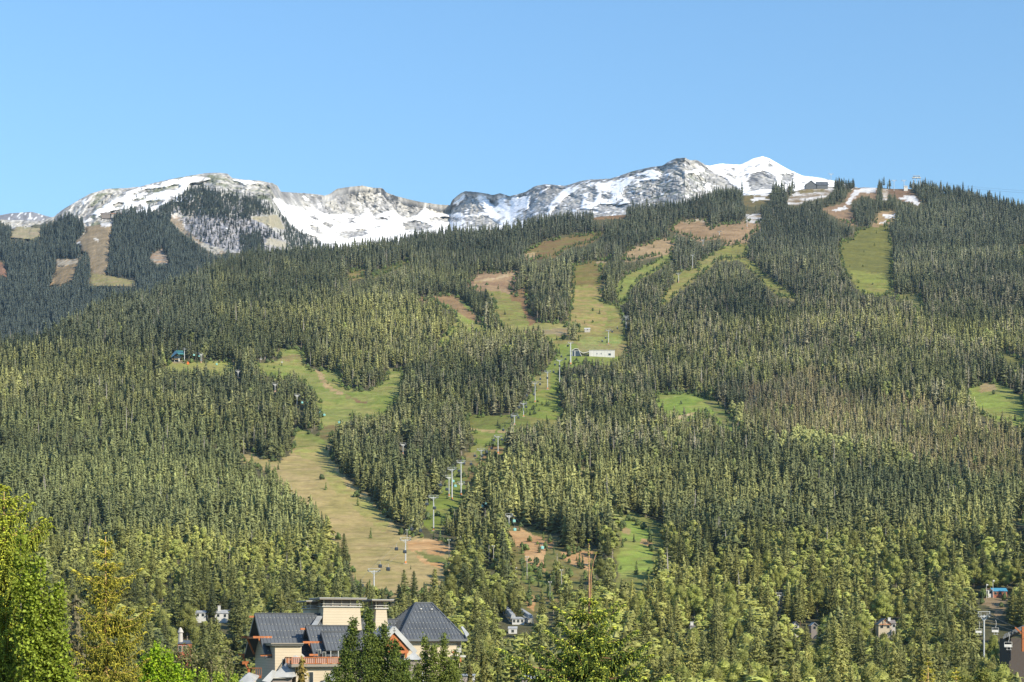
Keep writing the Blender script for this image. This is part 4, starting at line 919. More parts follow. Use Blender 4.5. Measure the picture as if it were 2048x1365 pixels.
chair(P(522, 712, dC-30), 'small grey chair over the green track, left of the pair', 'chairs above the green run'); chair(P(564, 718, dC-40), 'small grey chair over the green track, right of the pair', 'chairs above the green run')
cable([P(470, 702, dC-10), P(522, 712, dC-30), P(564, 718, dC-40), P(620, 728, dC-60)], 'thin cable carrying two small grey chairs over the green run', 'cables above the green run')
# summit lift heads on the right skyline
def at_ridge(x, dy=0): 
    d = Dof(np.interp(x, _rx, _ry))-25; return float(d)
for x, yt, yb2, lb in [(1788,361,379,'left of two white pylons on the bare skyline notch'), (1808,361,379,'right of two white pylons on the bare skyline notch'), (1662,348,374,'tall white pylon on the skyline above the summit lodge'), (1642,357,376,'white pylon in front of the summit lodge'), (1849,396,412,'white pylon at the forest edge right of the snow bowl')]:
    d_ = at_ridge(x)-(30 if yb2 > 380 else 0)
    tower(x, yt, yb2, lb, 'pylons on the right skyline', half=4.6, r=.5, d=d_, z=hz(x, d_), pad=False, yaw=.1)
d_ = at_ridge(1833); zg = hz(1833, d_); zt = CZ+(HY-356)/F*d_; X_ = (1833-CX)/F*d_
term = empty('lift_terminal', (X_, d_, zg)); b = MB()
for sx_ in (-7, 0, 7): b.tube([(sx_, 0, -1), (sx_, 0, zt-zg-1)], .45, n=8)
b.build('support_column', M_steel, term); b = MB(); b.box((0, 0, zt-zg), (17, 4, 1.6)); b.build('machine_deck', M_white, term)
b = MB(); b.box((0, 0, zt-zg+3.6), (14, 3, .5)); [b.bar((sx_, 0, zt-zg+.8), (sx_, 0, zt-zg+3.5), .35) for sx_ in (-6, -2, 2, 6)]; b.build('roof_frame', M_steel, term)
for sx_ in (-5, 5):
    b = MB(); b.tube([(sx_, 0, zt-zg+.9), (sx_, 0, zt-zg+1.5)], 2.4, n=16); b.build('bullwheel', M_steeld, term)
tag(term, 'white lift terminal standing on the highest point of the right forest ridge', 'lift terminal')
for k, (dy0, dy1) in enumerate([(0, 0), (3, 5)]):
    cable([P(1840, 357+dy0, d_), P(2120, 384+dy1, 2300)], ('upper' if k == 0 else 'lower')+' of two thin cables running off the right ridge terminal', 'cables off the ridge terminal', r=.12, sag=.004)
# lamp posts
for x, yt, yb2, lb in [(898,1080,1130,'tall floodlight post right of the orange bank'), (919,1074,1098,'short floodlight post at the forest edge right of the orange bank'), (987,1092,1135,'wooden floodlight post with lamp amid the centre trees'), (978,1090,1130,'bare wooden post beside a floodlight post amid centre trees'), (1054,1114,1160,'tall floodlight post below the orange rock face'), (1123,1140,1186,'tall floodlight post left of the central spruce tip'), (1100,1164,1208,'floodlight post lowest on the slope left of the central spruce'), (1031,1136,1156,'short floodlight post between young firs'), (814,1060,1080,'slim mast rising behind the gondola tower on the tan slope')]:
    d2 = ground_d(x, yb2); zg = hz(x, d2); H = CZ+(HY-yt)/F*d2-zg; root = empty('floodlight_post', ((x-CX)/F*d2, d2, zg))
    b = MB(); b.tube([(0, 0, -1), (0, 0, H)], [.24, .15], n=8); b.build('post', M_barkl if False else M_conc, root)
    if 'bare' not in lb:
        b = MB(); b.box((0, -.1, H-.2), (1.7, .2, .2)); [b.box((sx_, -.4, H-.1), (.6, .5, .5)) for sx_ in (-.7, .7)]; b.build('lamp_head', M_steel, root)
    tag(root, lb, 'floodlight', 'floodlight posts on the lower slope')
# ---------------------------------------------------------------- buildings
def siding(name, c, step=.22, dark=.72):
    m = bpy.data.materials.new(name); m.use_nodes = True; nt = m.node_tree; b = nt.nodes['Principled BSDF']; b.inputs['Roughness'].default_value = .8
    tc = nt.nodes.new('ShaderNodeTexCoord'); sp = nt.nodes.new('ShaderNodeSeparateXYZ'); nt.links.new(tc.outputs['Object'], sp.inputs[0])
    mt = nt.nodes.new('ShaderNodeMath'); mt.operation = 'MULTIPLY'; mt.inputs[1].default_value = 1/step; nt.links.new(sp.outputs[2], mt.inputs[0])
    fr = nt.nodes.new('ShaderNodeMath'); fr.operation = 'FRACT'; nt.links.new(mt.outputs[0], fr.inputs[0])
    lt = nt.nodes.new('ShaderNodeMath'); lt.operation = 'LESS_THAN'; lt.inputs[1].default_value = .16; nt.links.new(fr.outputs[0], lt.inputs[0])
    n = nt.nodes.new('ShaderNodeTexNoise'); n.inputs['Scale'].default_value = .8; n.inputs['Detail'].default_value = 5; nt.links.new(tc.outputs['Object'], n.inputs[0])
    mx = nt.nodes.new('ShaderNodeMix'); mx.data_type = 'RGBA'; mx.inputs[6].default_value = (*c, 1); mx.inputs[7].default_value = (*[v*.8 for v in c], 1); nt.links.new(n.outputs[0], mx.inputs[0])
    m2 = nt.nodes.new('ShaderNodeMix'); m2.data_type = 'RGBA'; nt.links.new(lt.outputs[0], m2.inputs[0]); nt.links.new(mx.outputs[2], m2.inputs[6]); m2.inputs[7].default_value = (*[v*dark for v in c], 1); nt.links.new(m2.outputs[2], b.inputs['Base Color'])
    return m
M_cream = siding('cream_siding', (.48, .41, .30), .45)
M_greywood = siding('grey_siding', (.22, .19, .17), .35)
M_timber = mat('red_timber', (.42, .14, .045), .6, noise=(1.2, .35))
M_roof = mat('dark_metal_roof', (.095, .105, .118), .5, .4, noise=(.35, .35))
M_roofl = mat('light_metal_roof', (.36, .37, .37), .5, .5, noise=(.7, .3))
M_trim = mat('pale_grey_trim', (.40, .40, .37), .6, noise=(1, .2))
M_trimd = mat('brown_grey_trim', (.20, .18, .15), .7)
M_win = mat('window_glass', (.02, .028, .035), .1, .8)
M_brown = siding('brown_log_wall', (.30, .16, .09), .4)
M_red = siding('red_wall', (.36, .12, .06), .4)
TH = math.radians(22); HA = Vector((math.cos(TH), math.sin(TH), 0)); HN = Vector((math.sin(TH), -math.cos(TH), 0)); UZ = Vector((0, 0, 1))
HO = P(510, 1227, 300); EYE = Vector((0, 0, CZ))
def H(x, y, nn=0.0):
    r = Vector(((x-CX)/F, 1, (HY-y)/F)); t = (nn+(HO-EYE).dot(HN))/r.dot(HN); return EYE+r*t
hotel = empty('hotel', (H(700, 1300, 0).x, H(700, 1300, 0).y, 0)); hotel.location = (0, 0, 0)
def panel(mb, poly, thick=.22, seam=.62, dots=1.55, seam_h=.07):
    """roof plane: slab with standing seams that run down the slope, and rows of little snow guards"""
    c = [Vector(p) for p in poly]; n = (c[1]-c[0]).cross(c[2]-c[1]).normalized()
    if n.z < 0: n = -n
    mb.prism([p-n*thick for p in c], n*thick, 0)
    u = UZ.cross(n).normalized(); v = n.cross(u).normalized()
    if v.z > 0: v = -v
    o = c[0]; uv = [((p-o).dot(u), (p-o).dot(v)) for p in c]
    u0, u1 = min(a for a, b in uv), max(a for a, b in uv); v0 = min(b for a, b in uv); v1 = max(b for a, b in uv)
    k = u0+seam*.5
    while k < u1:
        hits = []
        for i in range(len(uv)):
            (a0, b0), (a1, b1) = uv[i], uv[(i+1) % len(uv)]
            if (a0-k)*(a1-k) < 0: hits.append(b0+(b1-b0)*(k-a0)/(a1-a0))
        if len(hits) >= 2:
            s0, s1 = min(hits), max(hits)
            if s1-s0 > .3:
                mb.bar(o+u*k+v*(s0+.03)+n*seam_h*.4, o+u*k+v*(s1-.03)+n*seam_h*.4, .06, seam_h, 0)
                if dots:
                    q = v0+1.1
                    while q < v1-.4:
                        if s0+.25 < q < s1-.25: mb.box(o+u*(k+seam*.5)+v*q+n*.08, (.13, .13, .11), mi=1)
                        q += dots
        k += seam
def part(mb, name, m, parent=None): return mb.build(name, m, parent or hotel)
def gable_block(xa, ya, xb, nn, hw, rise, over=1.1, wallm=None, dots=1.55, back=True, base=0.0, trim=True):
    A = H(xa, ya, nn); B = H(xb, ya, nn); B.z = A.z; r = MB()
    ef = HN*hw-UZ*rise; eb = -HN*hw-UZ*rise
    panel(r, [A, B, B+ef, A+ef], dots=dots); panel(r, [A, A+eb, B+eb, B], dots=0)
    r.bar(A+UZ*.06, B+UZ*.06, .35, .12, 0)
    if trim:                                   # barge boards on the open left end
        r.bar(A-HA*.06-UZ*.2, A+ef-HA*.06-UZ*.2, .12, .42, 0); r.bar(A-HA*.06-UZ*.2, A+eb-HA*.06-UZ*.2, .12, .42, 0)
    rf = part(r, 'roof', [M_roof, M_trim]); w_ = MB(); k = (hw-.9)/hw
    a = A+HA*over; b = B-HA*.2; drop = UZ*.35
    P_ = [a-drop, a+HN*hw*k-UZ*rise*k-drop, a-HN*hw*k-UZ*rise*k-drop]
    poly = [P_[0], P_[1], Vector((P_[1].x, P_[1].y, base)), Vector((P_[2].x, P_[2].y, base)), P_[2]]
    w_.prism(poly, b-a, 0); part(w_, 'wall', wallm or M_cream)
    return A, B, ef, eb
LA = gable_block(510, 1227.3, 646, 0, 7.3, 7.2, over=1.6)
LC = gable_block(641, 1238.5, 818, -.6, 8.2, 8.0, over=.4, trim=False)
GA = gable_block(612.4, 1251.7, 700, 6.0, 5.1, 5.0, over=1.5)
GB = gable_block(643, 1264, 690, 8.6, 3.1, 3.05, over=1.2)
# hip roof at the right end
nn0 = 1.0; R0 = H(832, 1206, nn0); R1 = H(863, 1206.6, nn0); E0 = H(797, 1279, nn0+8.0); E1 = H(934, 1279, nn0+8.0); zE = (E0.z+E1.z)/2; E0.z = E1.z = zE; R1.z = R0.z
E2 = E1-HN*16; E3 = E0-HN*16; r = MB()
panel(r, [R0, R1, E1, E0]); panel(r, [R1, E2, E1], dots=0); panel(r, [R0, E0, E3], dots=0); panel(r, [R1, R0, E3, E2], dots=0)
for a_, b_ in ((R0, E0), (R1, E1), (R0, R1), (R1, E2), (R0, E3)): r.bar(a_+UZ*.05, b_+UZ*.05, .3, .16)
r.bar(E0+UZ*-.15, E1-UZ*.15, .25, .35); r.bar(E1-UZ*.15, E2-UZ*.15, .25, .35); part(r, 'roof', [M_roof, M_trim])
w_ = MB(); q = [E0+HA*1.0-HN*1.0, E1-HA*.9-HN*1.0, E2-HA*.9+HN*1.0, E3+HA*1.0+HN*1.0]; w_.prism([Vector((p.x, p.y, 0)) for p in q], UZ*(zE-.3)); part(w_, 'wall', M_cream)
r = MB(); va, vb = H(921.5, 1256, nn0+5.6), H(935, 1272, nn0+7.6); r.prism([va, H(925, 1255, nn0+5.0), H(938, 1270.5, nn0+7.2), H(932, 1276, nn0+8.2)], UZ*.18+HN*.12); part(r, 'verge_flashing', M_roofl)
r = MB(); r.prism([H(831.5, 1206.5, -1), H(815, 1238, -1), H(795, 1238, -4), H(826, 1211, -2)], -HN*.3); part(r, 'valley_and_lit_hip', M_roofl)  # left hip face, its lit look put into the pale metal colour
r = MB(); r.bar(H(640, 1233, 1.2), H(628, 1252, 5.5), .9, .15); part(r, 'valley_and_lit_hip', M_roofl)
for x_, y_ in ((841.5, 1218), (863, 1218.5)):
    b = MB(); b.tube([H(x_, y_+1.2, nn0+1.6), H(x_, y_-1.0, nn0+1.6)], .22, n=8); part(b, 'roof_vent', M_white)
# cupolas
def cupola(x0, x1, slab_t, slab_b, rail_t, rail_b, body_b, depth, nnc, ov=.9, lean=.25):
    L0 = H(x0, body_b, nnc+depth/2); L1 = H(x1, body_b, nnc+depth/2); W = (L1-L0).length; c = (L0+L1)/2-HN*depth/2
    Z = lambda y: CZ+(HY-y)/F*c.y
    ax = Matrix((HA, HN, UZ)).transposed()
    def ring(z, e): return [c+HA*sx_*(W/2+e)+HN*sy_*(depth/2+e)+UZ*(z-c.z) for sx_, sy_ in ((-1, -1), (1, -1), (1, 1), (-1, 1))]
    cp = empty('cupola'); cp.parent = hotel
    def frustum(z0, e0, z1, e1, nm, m):
        mb = MB(); mb.add(ring(z0, e0)+ring(z1, e1), [(0, 1, 2, 3), (7, 6, 5, 4), (0, 4, 5, 1), (1, 5, 6, 2), (2, 6, 7, 3), (3, 7, 4, 0)]); return mb.build(nm, m, cp)
    zb, zr, zR, zs, zt = Z(body_b)-2.0, Z(rail_b), Z(rail_t), Z(slab_b), Z(slab_t)
    frustum(zb, lean, zr, 0, 'wall', M_cream); frustum(zr, -.5, zs, -.5, 'louvre_core', M_greywood)
    mb = MB()
    for sy_ in (-1, 1):
        for k in range(int(W/1.3)+1):
            u_ = -W/2+.1+k*(W-.2)/max(1, int(W/1.3)); mb.bar(c+HA*u_+HN*sy_*(depth/2-.05)+UZ*(zr-c.z), c+HA*u_+HN*sy_*(depth/2-.05)+UZ*(zs-c.z), .14)
    for sx_ in (-1, 1):
        for k in range(3): vv = -depth/2+k*depth/2*.96; mb.bar(c+HA*sx_*(W/2-.05)+HN*vv+UZ*(zr-c.z), c+HA*sx_*(W/2-.05)+HN*vv+UZ*(zs-c.z), .14)
    mb.build('post', M_cream, cp)
    frustum(zr, .28, zr+(zR-zr)*.35, .28, 'sill', M_trim); mb = MB(); pz = ring(zR, .2)
    for i in range(4): mb.bar(pz[i], pz[(i+1) % 4], .1)
    mb.build('railing', M_trim, cp); frustum(zs, ov, zt-.12, ov, 'roof_slab', M_trimd); frustum(zt-.12, ov+.06, zt, ov+.06, 'roof_cap', M_roofl)
cupola(647, 720, 1196.5, 1200.5, 1209, 1215, 1237.5, 4.6, -.5)
cupola(620, 655, 1202.2, 1205.3, 1213, 1218.5, 1231, 4.2, -3.5)
cupola(752, 773, 1199.6, 1203.3, 1212, 1218.5, 1241, 3.6, -.5, ov=1.0)
# flat-capped stair tower
def slab(x0, x1, yt, yb2, nn, dep, nm, m, parent=None, zb=None, ex=0):
    a = H(x0, yt, nn); b = H(x1, yt, nn); zt = (a.z+b.z)/2; z0 = zb if zb is not None else CZ+(HY-yb2)/F*(a.y+b.y)/2; a.z = b.z = z0
    a -= HA*ex; b += HA*ex; mb = MB(); mb.prism([a, b, b-HN*dep, a-HN*dep], UZ*(zt-z0)); return part(mb, nm, m, parent)
slab(550, 603, 1291.5, 0, 9.0, 6, 'wall', M_cream, zb=0)
slab(544, 606, 1288.8, 1291.5, 9.6, 7.2, 'cornice', M_trim); slab(542, 608, 1286.4, 1288.8, 9.9, 7.8, 'cornice', M_trimd)
# lower grey hip roofs
def hiplow(apex, corners, nm='lower_roof', m=None):
    mb = MB(); cs = [H(*c) for c in corners]; ap = [H(*a) for a in apex]; n = len(cs)
    if len(ap) == 1: mb.add([ap[0]]+cs, [(0, i+1, (i+1) % n+1) for i in range(n)]+[tuple(range(n, 0, -1))])
    else: mb.add(ap+cs, [(0, 2, 3), (0, 3, 4, 1), (1, 4, 5), (0, 1, 5, 2), (5, 4, 3, 2)])
    return part(mb, nm, m or M_roofl)
hiplow([(594, 1306, 8.6), (602, 1306, 8.0)], [(541, 1355, 12.0), (585, 1355, 12.6), (640, 1340, 9), (600, 1340, 7)])
slab(545, 584, 1356.5, 0, 11.6, 4, 'wall', M_greywood, zb=0)
slab(540, 586, 1354.6, 1357.2, 12.2, 3.0, 'eaves_fascia', M_trim)
hiplow([(498, 1345, 10)], [(474, 1366, 11), (508, 1366, 12), (520, 1352, 8), (490, 1350, 8)]); hiplow([(545, 1340, 12.2)], [(524, 1362, 13), (540, 1366, 13.4), (556, 1344, 11)])
slab(478, 512, 1362, 0, 9, 5, 'wall', M_cream, zb=0)
hiplow([(668, 1338, 15)], [(640, 1372, 16), (665, 1375, 17), (682, 1350, 13)])
# balcony terrace
slab(583, 690, 1329, 1334, 13.0, 6.5, 'terrace_deck', M_trimd); slab(586, 690, 1334, 1336, 12.6, 6.0, 'deck_soffit', M_trim); slab(592, 690, 1336, 0, 12.0, 5.5, 'wall', M_cream, zb=0)
def railing(pts, h, parent=None, m=None, step=.32):
    mb = MB()
    for a, b in zip(pts[:-1], pts[1:]):
        L = (b-a).length; n = max(2, int(L/step)); mb.bar(a+UZ*h, b+UZ*h, .12); mb.bar(a+UZ*.12, b+UZ*.12, .08)
        for k in range(n+1):
            p = a.lerp(b, k/n); mb.bar(p, p+UZ*h, .16 if k % 6 == 0 else .05)
    return part(mb, 'railing', m or M_timber, parent)
z_ = H(584, 1329, 13).z; ra = H(584, 1329, 13); rb = H(690, 1329, 13); rb.z = ra.z; railing([ra-HN*5, ra, rb], 1.1)
mb = MB(); mb.box((ra+rb)/2+UZ*.55-HN*.1, ((rb-ra).length, .03, .85), ax=Matrix((HA, HN, UZ)).transposed()); part(mb, 'railing_screen', mat('rose_screen', (.34, .22, .18), .6))
for x0, x1, y0, y1, nn in [(636, 642, 1300, 1318, 11.0), (645, 652, 1304, 1320, 11.6), (618, 627, 1344, 1372, 12.05), (565, 572, 1318, 1340, 9.05)]:
    w = slab(x0, x1, y0, y1, nn+.06, .2, 'window', M_trim); slab(x0+.8, x1-.8, y0+.8, y1-.8, nn+.1, .1, 'pane', M_win, parent=w)
for xp in (661, 676): slab(xp, xp+1.4, 1302, 1329, 12.4, .2, 'column', M_trim)
# red timber brackets and purlins under the left gables
def timbers(A, ef, eb, sc):
    mb = MB(); o = -HA*.35
    mid_f = A+(ef*.55)+o; mid_b = A+(eb*.55)+o
    mb.bar(mid_f+HA*2.2, mid_f-HA*1.0, .34); mb.bar(mid_b+HA*2.2, mid_b-HA*1.0, .34)
    mb.bar(A-UZ*.55-HA*1.0, A-UZ*.55+HA*1.2, .3)
    mb.bar(mid_f-UZ*.1, mid_b-UZ*.1, .3, .36); mb.bar(mid_b-UZ*.2, mid_b-UZ*2.4*sc+HA*1.2, .26); mb.bar(mid_f-UZ*.2, mid_f-UZ*2.4*sc+HA*1.2, .26)
    lo_f = A+ef*.96+o; lo_b = A+eb*.96+o; mb.bar(lo_b-HA*.8, lo_b+HA*1.8, .32); mb.bar(lo_f-HA*.5, lo_f+HA*1.8, .32); mb.bar(lo_b-UZ*.2, lo_b-UZ*2.2*sc+HA*1.0, .24)
    part(mb, 'timber_bracket', M_timber)
timbers(LA[0], LA[2], LA[3], 1.2); timbers(GA[0], GA[2], GA[3], .9)
# small balcony on the left end wall
a = H(502, 1352, 7.5); b = H(523, 1352, 8.6); b.z = a.z; railing([a-HN*2, a, b], 1.25); mb = MB(); mb.prism([a-HN*3, a, b, b-HN*3], UZ*-.4); part(mb, 'balcony_floor', M_timber)
mb = MB(); mb.bar(H(485, 1326, 3), H(497, 1326, 3.5), .4, .5); mb.bar(H(490, 1327, 3.2), H(499, 1345, 5), .25); part(mb, 'timber_bracket', M_timber)
# timber truss gable that faces the viewer
ng = 12.2; T0 = H(788, 1255, ng); TR = H(831, 1302, ng); TL_ = T0*2-TR; TL_.z = TR.z; TL_ = T0-(TR-T0); TL_.z = TR.z
mb = MB(); back = -HN*7.5
nr = (TR-T0).cross(back).normalized(); nr = nr if nr.z > 0 else -nr; nl = (TL_-T0).cross(back).normalized(); nl = nl if nl.z > 0 else -nl
mb.prism([T0, TR, TR+back, T0+back], nr*.25); mb.prism([T0, TL_, TL_+back, T0+back], nl*.25); part(mb, 'roof', M_roofl)
mb = MB(); mb.bar(T0-UZ*.3+HN*.1, TR-UZ*.3+HN*.1, .2, .75); mb.bar(T0-UZ*.3+HN*.1, TL_-UZ*.3+HN*.1, .2, .75); part(mb, 'barge_board', M_roofl)
ti = T0-UZ*1.3-HN*.3; tr = TR-UZ*.2-HN*.3-HA*1.2; tl = TL_-UZ*.2-HN*.3+HA*1.2; mid = (tl+tr)/2
mb = MB(); mb.bar(ti, tr, .3, .42); mb.bar(ti, tl, .3, .42); mb.bar(tl, tr, .34, .5); mb.bar(ti, mid, .3); mb.bar(mid+UZ*1.2, (ti+tr)/2+UZ*.1, .2); mb.bar(mid+UZ*.2, tr.lerp(ti, .5), .2); mb.bar(mid+UZ*.2, tl.lerp(ti, .5), .2); mb.bar(mid+HA*1.5+UZ*1.0, mid-HA*1.5+UZ*1.0, .2); part(mb, 'timber_truss', M_timber)
mb = MB(); mb.prism([ti-HN*1.2, tr-HN*1.2, tl-HN*1.2], -HN*.3); part(mb, 'gable_glass', M_win)
mb = MB(); bl_ = tl-HN*.8; br_ = tr-HN*.8; mb.prism([Vector((p.x, p.y, 0)) for p in (bl_, br_, br_-HN*5, bl_-HN*5)], UZ*(tr.z-.3)); part(mb, 'wall', M_cream)
for k in range(5):
    u0 = .12+k*.17; a = bl_.lerp(br_, u0); b = bl_.lerp(br_, u0+.13); mb = MB(); mb.prism([a+HN*.04-UZ*.5, b+HN*.04-UZ*.5, b+HN*.04-UZ*2.6, a+HN*.04-UZ*2.6], HN*.06); w = part(mb, 'window', M_trim)
    mb = MB(); mb.prism([a+HN*.11-UZ*.65+HA*.1, b+HN*.11-UZ*.65-HA*.1, b+HN*.11-UZ*2.4-HA*.1, a+HN*.11-UZ*2.4+HA*.1], HN*.02); part(mb, 'pane', M_win, w)
mb = MB(); mb.bar(tr-UZ*.1+HN*.4-HA*.5, Vector((tr.x, tr.y, tr.z-3.5))+HN*.4-HA*.5, .35); mb.bar(tl-UZ*.1+HN*.4+HA*.5, Vector((tl.x, tl.y, tl.z-3.5))+HN*.4+HA*.5, .35); part(mb, 'timber_post', M_timber)
# little turret
hiplow([(828, 1303, 14)], [(808, 1320, 15.5), (844, 1320, 15.5), (844, 1321, 12.5), (808, 1321, 12.5)], 'turret_roof'); slab(817, 841, 1320.5, 0, 15, 2.5, 'turret', M_greywood, zb=0)
hiplow([(838, 1345, 16)], [(830, 1372, 18), (862, 1375, 18), (850, 1345, 14), (836, 1340, 14)])
# right end wall: window, ledge, timber post
w = slab(913.5, 922.5, 1281.5, 1306, nn0+7.06, .2, 'window', M_trim); slab(914.6, 921.4, 1282, 1295, nn0+7.12, .1, 'pane', M_win, parent=w); slab(904, 931.5, 1311, 1315, nn0+7.6, 1.0, 'ledge', M_trim)
slab(905, 911, 1303, 1306, nn0+7.1, .1, 'balcony_panel', M_timber); slab(919.5, 922.5, 1315, 1326, nn0+7.8, .4, 'timber_post', M_timber)
slab(700, 935, 1356, 0, 10.5, 3, 'podium_wall', M_greywood, zb=0)
tag(hotel, 'large hotel with cream siding, dark metal gabled roofs, red timber brackets and three cupolas', 'hotel')
# --- smaller buildings
def house(name, x0, x1, yroof, yeave, ybase, d, label, cat, wall=M_cream, roof=M_roof, ridge='x', dep=8.0, group=None, windows=2, chimney=None, zb=None, hipk=0.0, yaw=0.0):
    cxp = (x0+x1)/2; W = (x1-x0)/F*d; zr = CZ+(HY-yroof)/F*d; ze = CZ+(HY-yeave)/F*d; zb = min(hz(cxp, d)-.5, CZ+(HY-ybase)/F*d) if zb is None else zb
    root = empty(name, ((cxp-CX)/F*d, d, zb), yaw); hE = ze-zb; hR = zr-zb
    b = MB(); b.box((0, dep/2, hE/2), (W*.9, dep*.9, hE))
    if ridge == 'y': b.prism([(-W*.45, dep*.05, hE), (W*.45, dep*.05, hE), (0, dep*.05, hR-.15)], (0, dep*.9, 0))
    b.build('wall', wall, root); b = MB(); t = .22
    if ridge == 'x':
        k = W/2*(1-hipk)
        b.add([(-W/2, 0, hE), (W/2, 0, hE), (W/2, dep, hE), (-W/2, dep, hE), (-k, dep/2, hR), (k, dep/2, hR)], [(0, 1, 5, 4), (1, 2, 5), (2, 3, 4, 5), (3, 0, 4), (3, 2, 1, 0)])
    else:
        for s_ in (-1, 1): b.prism([(0, -.3, hR), (s_*W/2, -.3, hE-.1), (s_*W/2, -.3, hE-.1-t), (0, -.3, hR-t)], (0, dep+.6, 0))
    rf = b.build('roof', roof, root)
    if chimney:
        b = MB(); cx_ = (chimney[0]-cxp)/F*d; ch_ = (HY-chimney[1])/F*d+CZ-zb; b.box((cx_, dep*.4, (hE+ch_)/2), (chimney[2]/F*d, 1.0, ch_-hE)); b.box((cx_, dep*.4, ch_+.1), (chimney[2]/F*d+.3, 1.3, .2)); b.build('chimney', M_white, rf)
    for k in range(windows):
        wx_ = -W*.45+W*.9*(k+.5)/windows; ww = min(1.2, W*.5/windows); hh = min(1.3, hE*.5)
        b = MB(); b.box((wx_, dep*.05-.04, hE-.3-hh/2-.2), (ww+.2, .08, hh+.2)); f = b.build('window', M_trim, root); b = MB(); b.box((wx_, dep*.05-.1, hE-.3-hh/2-.2), (ww, .05, hh)); b.build('pane', M_win, f)
    tag(root, label, cat, group); return root
gd = ground_d
house('house', 389, 412, 1221, 1226, 1240, gd(400, 1246), 'pale low house with light roof at left, left of the white chimney', 'house', wall=M_white, roof=M_roofl)
house('house', 428, 458, 1220, 1227, 1240, gd(444, 1246), 'pale house with tall white chimney left of the hotel', 'house', wall=M_white, roof=M_roofl, chimney=(436.5, 1212, 5))
hh = house('chalet', 354, 376, 1281, 1288, 1302, 420, 'small red-walled chalet with dark roof and round stone chimney, left of the hotel', 'chalet', wall=M_red, roof=M_roof, ridge='x', dep=6)
b = MB(); q = P(361, 1280, 422); b.tube([q-UZ*2-hh.location, q+UZ*1.6-hh.location], [.65, .5], n=10); b.tube([q+UZ*1.7-hh.location, q+UZ*2.6-hh.location, q+UZ*2.9-hh.location], [.75, .35, .1], n=10); b.build('chimney', M_conc, hh)
house('shelter', 1016, 1035, 1253, 1258, 1270, gd(1024, 1268), 'small white hut with dark window below the tube lift', 'hut', wall=M_white, roof=M_roofl, windows=1, dep=5)
house('lift_building', 1023, 1050, 1234, 1238, 1251, gd(1036, 1250), 'rounded white building at the lower end of the tube lift', 'building', wall=M_white, roof=M_roofl, hipk=.5, windows=3)
house('lift_building', 1047, 1061, 1236, 1238, 1248, gd(1054, 1248)+4, 'plain white box building right of the tube lift', 'building', wall=M_white, roof=M_roofl, windows=1)
# covered conveyor climbing the slope
tb = empty('tube_lift'); a = P(1001, 1207, gd(1001, 1212)-2); b_ = P(1027, 1237, gd(1030, 1246)-4); dirv = (b_-a); sd = Vector((1, 0, 0))
for off in (0, 4.0):
    m_ = MB(); A_ = a+sd*off*1.0; B_ = b_+sd*off*2.2
    if off: A_ = A_.lerp(B_, .55)
    for k in range(12):
        p0 = A_.lerp(B_, k/12+.006); p1 = A_.lerp(B_, (k+1)/12-.006); m_.prism([p0-sd*1.4, p0-sd*.9+UZ*1.8, p0+sd*.9+UZ*1.8, p0+sd*1.4], p1-p0)
    m_.build('canopy', M_roofl, tb)
    m_ = MB()
    for k in range(13): p0 = A_.lerp(B_, k/12); m_.bar(p0-sd*1.3-UZ*3, p0-sd*1.3, .2); m_.bar(p0+sd*1.3-UZ*3, p0+sd*1.3, .2)
    m_.build('support_leg', M_steel, tb)
tag(tb, 'grey covered conveyor lift climbing the slope between hotel and central spruce', 'conveyor lift')
house('chalet', 1756, 1785, 1237, 1249, 1262, 860, 'timber-gabled chalet with orange truss among trees at lower right', 'chalet', wall=M_cream, roof=M_greywood, ridge='y', windows=2, dep=9)
b = MB(); q = P(1770, 1249, 859.6); b.bar(q-Vector((2.6, 0, 0)), q+Vector((2.6, 0, 0)), .35); b.bar(q+Vector((0, 0, 0)), q+Vector((0, 0, 2.2)), .3); o = b.build('timber_truss', M_timber, None)
_ch = [c for c in bpy.data.objects if c.get('label', '').startswith('timber-gabled')][0]; bpy.context.view_layer.update(); o.parent = _ch; o.matrix_parent_inverse = _ch.matrix_world.inverted()
house('house', 1776, 1793, 1240, 1247, 1252, 868, 'grey-roofed house with pale chimney just right of the timber chalet', 'house', wall=M_conc, roof=M_greywood, chimney=(1781, 1236, 5))
house('house', 1728, 1741, 1238, 1244, 1250, 868, 'small pale house wall showing left of the timber chalet', 'house', wall=M_conc, roof=M_greywood, windows=1)
house('house', 1586, 1599, 1243, 1249, 1258, 880, 'tiny house with stone gable hidden in trees, left of two', 'house', wall=M_conc, roof=M_greywood, ridge='y', windows=1)
house('house', 1622, 1637, 1245, 1251, 1258, 880, 'tiny grey house hidden in trees, right of two', 'house', wall=M_greywood, roof=M_roofl, ridge='y', windows=1)
house('house', 1380, 1392, 1250, 1254, 1262, 860, 'house roof with lone white chimney right of the central spruce', 'house', wall=M_white, roof=M_greywood, chimney=(1385, 1244.5, 6), windows=1)
dl = gd(1988, 1196)
lod = house('mountain_lodge', 1985, 2016, 1176, 1183, 1193, dl, 'red timber lodge with blue roof on the rocky knoll at right', 'lodge', wall=M_red, roof=mat('blue_metal_roof', (.06, .24, .36), .5), dep=8, windows=3)
house('mountain_lodge', 1969, 1986, 1177, 1181, 1193, dl+1, 'white-fronted log lodge joined to the left of the blue-roofed lodge', 'lodge', wall=M_white, roof=M_brown, ridge='y', windows=2, dep=8)
